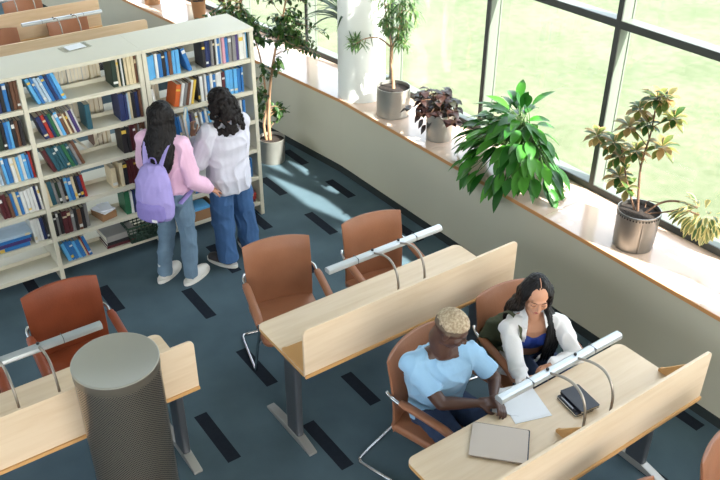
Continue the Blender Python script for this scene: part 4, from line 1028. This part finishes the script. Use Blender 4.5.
# lavender backpack (worn)
t = thing('backpack', 'lavender backpack worn on the back of the girl in pink', 'backpack', (2.10, 5.62, .66)); rz = math.atan2(r.y, r.x)
t.rotation_euler = (0, 0, rz); o_ = V((2.155,5.64,0))-V((2.10,5.62,0)); off = V((o_.dot(r), o_.dot(f), 0))
def Lc(x, y, z): return V((x, y, z-.70))+V((off.x, off.y, 0))
b = Blob(); b.oval([(Lc(0,-.235,.765), .13,.075,(1,0,0),(0,0,1)), (Lc(0,-.24,.80), .155,.10,(1,0,0),(0,0,1)), (Lc(0,-.235,.95), .158,.105,(1,0,0),(0,0,1)), (Lc(0,-.225,1.08), .145,.088,(1,0,0),(0,0,1)), (Lc(0,-.205,1.17), .11,.062,(1,0,0),(0,0,1)), (Lc(0,-.19,1.205), .06,.035,(1,0,0),(0,0,1))]); b.fuse('bag_body', 'lavender', t, .008, 4, disp=.006, dscale=12, seed=4)
b = Blob(); b.oval([(Lc(0,-.29,.775), .10,.055,(1,0,0),(0,0,1)), (Lc(0,-.305,.80), .125,.066,(1,0,0),(0,0,1)), (Lc(0,-.305,.90), .125,.062,(1,0,0),(0,0,1)), (Lc(0,-.295,.935), .11,.05,(1,0,0),(0,0,1))]); b.fuse('front_pocket', 'lavender_dark', t, .008, 3, disp=.003, dscale=16)
for q in (-1, 1):
    b = MB(); b.tube(arc([Lc(q*.06,-.19,1.19), Lc(q*.085,-.12,1.315), Lc(q*.095,-.03,1.355), Lc(q*.11,.08,1.32), Lc(q*.13,.145,1.20), Lc(q*.155,.13,1.04), Lc(q*.195,.02,.93), Lc(q*.16,-.14,.86)], 5), (.006,.025), 8, flat=(0,0,1)); b.build('shoulder_strap', 'lavender', t)
b = MB(); b.tube(arc([Lc(-.03,-.19,1.20), Lc(-.02,-.19,1.25), Lc(.02,-.19,1.25), Lc(.03,-.19,1.20)], 4), .006, 8); b.build('grab_handle', 'lavender_dark', t)
b = MB(); b.box(-.022, .022, -.003, .0, 0, .022); o = b.build('label_patch', 'shirt_white', t, smooth=False); o.location = Lc(.06, -.3685, .80)

# ---- girl in grey-white sweatshirt
base = (2.70, 5.63, 0)
f = V((-.25,.97,0)).normalized(); r = V((.97,.25,0)).normalized()
def W(x, y, z, c=(2.685,5.64)): p = V((c[0], c[1], 0))+r*x+f*y; return (p.x, p.y, z)
root, J = person('girl in pale grey sweatshirt and blue jeans with dark curly hair', base, dict(
    pel=W(0,0,.85), chest=W(-.005,.0,1.13), neck=W(-.01,.0,1.31), shR=W(.165,-.01,1.26), shL=W(-.175,0,1.26),
    elR=W(.21,.10,1.02), wrR=W(.02,.24,1.10), elL=W(-.24,.08,1.02), wrL=W(-.16,.22,1.16),
    hipR=W(.085,0,.84), hipL=W(-.085,0,.84), knR=W(.13,.02,.46), knL=W(-.10,.03,.46), anR=W(.15,-.02,.09), anL=W(-.13,-.04,.09), toR=W(.19,.13,.04), toL=W(-.17,.13,.04), head=W(-.02,.03,1.455)))
Hc = Head(J['head'], (-.42,.88,-.25), (0,0,1), .98)
b = Blob(); Hc.add(b, J['neck'], .045, True)
torso(b, J['pel'], J['chest'], J['neck'], r, r, .150, .115, .142, .155, .092, .05)
for s in 'RL':
    b.limb([J['neck'].lerp(J['sh'+s],.35)-V((0,0,.012)), J['sh'+s], J['sh'+s].lerp(J['el'+s],.5), J['el'+s], J['el'+s].lerp(J['wr'+s],.4), J['wr'+s]], [.036,.042,.036,.032,.030,.02])
    b.limb([J['hip'+s], J['hip'+s].lerp(J['kn'+s],.5), J['kn'+s], J['kn'+s].lerp(J['an'+s],.35), J['an'+s], J['an'+s].lerp(J['to'+s],.6)-V((0,0,.012)), J['to'+s]], [.080,.066,.05,.048,.032,.032,.026])
hand(b, J['wrR'], f*.3-r*.5+V((0,0,.5)), -f, 1, .16, .7, fr=.0075); hand(b, J['wrL'], f*.25+r*.05+V((0,0,.9)), r, -1, .16, .7, fr=.0075)
b.fuse('body', ['skin_tan', 'lips_light', 'brow'], root, .006, 2, paint=Hc.paint())
b = Blob(); torso(b, J['pel']+V((0,0,.0)), J['chest'], J['neck']-V((0,0,.006)), r, r, .200, .195, .190, .185, .150, .068)
b.oval([(J['pel']+V((0,-.0,-.14)), .185,.145, r, (0,0,1)), (J['pel']+V((0,0,0)), .205,.155, r, (0,0,1))])
for s in 'RL':
    b.limb([J['neck'].lerp(J['sh'+s],.4)-V((0,0,.01)), J['sh'+s], J['sh'+s].lerp(J['el'+s],.5), J['el'+s], J['el'+s].lerp(J['wr'+s],.55)], [.055,.074,.078,.078,.068]); b.tube([J['el'+s].lerp(J['wr'+s],.55), J['wr'+s].lerp(J['el'+s],.05)], [.068,.036], 14)
b.fuse('sweatshirt', 'grey_cloth', root, .007, 3, disp=.013, dscale=10, seed=12)
jeans(J, 'denim_blue', 1.5, 8)
shoes(J, 'shoe_grey')
b = Blob(); Hc.E(b, (0,-.018,.040), (.088,.100,.092), nu=26, nv=18); Hc.E(b, (0,-.06,-.04), (.10,.075,.11), nu=22, nv=14)
rs_ = random.Random(5)
for k in range(210):
    a = rs_.uniform(-1.75, 1.75); z = rs_.uniform(-.235, .10); rad = (.098 if z > .03 else .112+.02*min(1, (-z+.03)/.15)); cz = math.sqrt(max(.05, 1-(max(0, z)/.135)**2))
    p = Hc.P(math.sin(a)*rad*cz, -math.cos(a)*rad*cz*.98-.015, z); b.ell(p, rs_.uniform(.015,.024), nu=8, nv=6)
b.fuse('hair', 'hair_brown', root, .0065, 1, disp=.003, dscale=70)
# the book she holds
o = book(0, 0, 0, .024, .20, .14, 'l'); hp = J['wrL']+V(base)+V((0,0,.10))
o.location = hp+V((.0,.035,-.02)); o.rotation_euler = (math.radians(-20), 0, math.radians(150)); tag(o, 'light blue book held up by the curly-haired girl', 'book')
# ------------------------------------------------------------------ light
sun = bpy.data.lights.new('sun', 'SUN'); so = bpy.data.objects.new('sun', sun); C.objects.link(so)
sun.energy = 12.5; sun.angle = math.radians(.6); sun.color = (1, .96, .9)
d = V((-.28, 1.0, -.95)).normalized(); so.rotation_euler = d.to_track_quat('-Z', 'Y').to_euler()
w = bpy.data.worlds.new('world'); bpy.context.scene.world = w; w.use_nodes = True
nt = w.node_tree; bg = nt.nodes['Background']; sky = nt.nodes.new('ShaderNodeTexSky')
sky.sky_type = 'NISHITA'; sky.sun_disc = False; sky.sun_elevation = math.radians(39); sky.sun_rotation = math.radians(170); sky.air_density = 1.0; sky.dust_density = 4
mx = nt.nodes.new('ShaderNodeMix'); mx.data_type = 'RGBA'; mx.inputs['Factor'].default_value = .6; mx.inputs['B'].default_value = (4.2, 4.4, 4.6, 1)
nt.links.new(sky.outputs[0], mx.inputs['A']); nt.links.new(mx.outputs['Result'], bg.inputs[0]); bg.inputs[1].default_value = .62
sc = bpy.context.scene
sc.view_settings.view_transform = 'Standard'; sc.view_settings.look = 'None'; sc.view_settings.exposure = .92; sc.view_settings.gamma = 1; sc.view_settings.use_curve_mapping = False
sc.cycles.use_denoising = True; sc.cycles.max_bounces = 10; sc.cycles.transparent_max_bounces = 16; sc.cycles.sample_clamp_indirect = 6
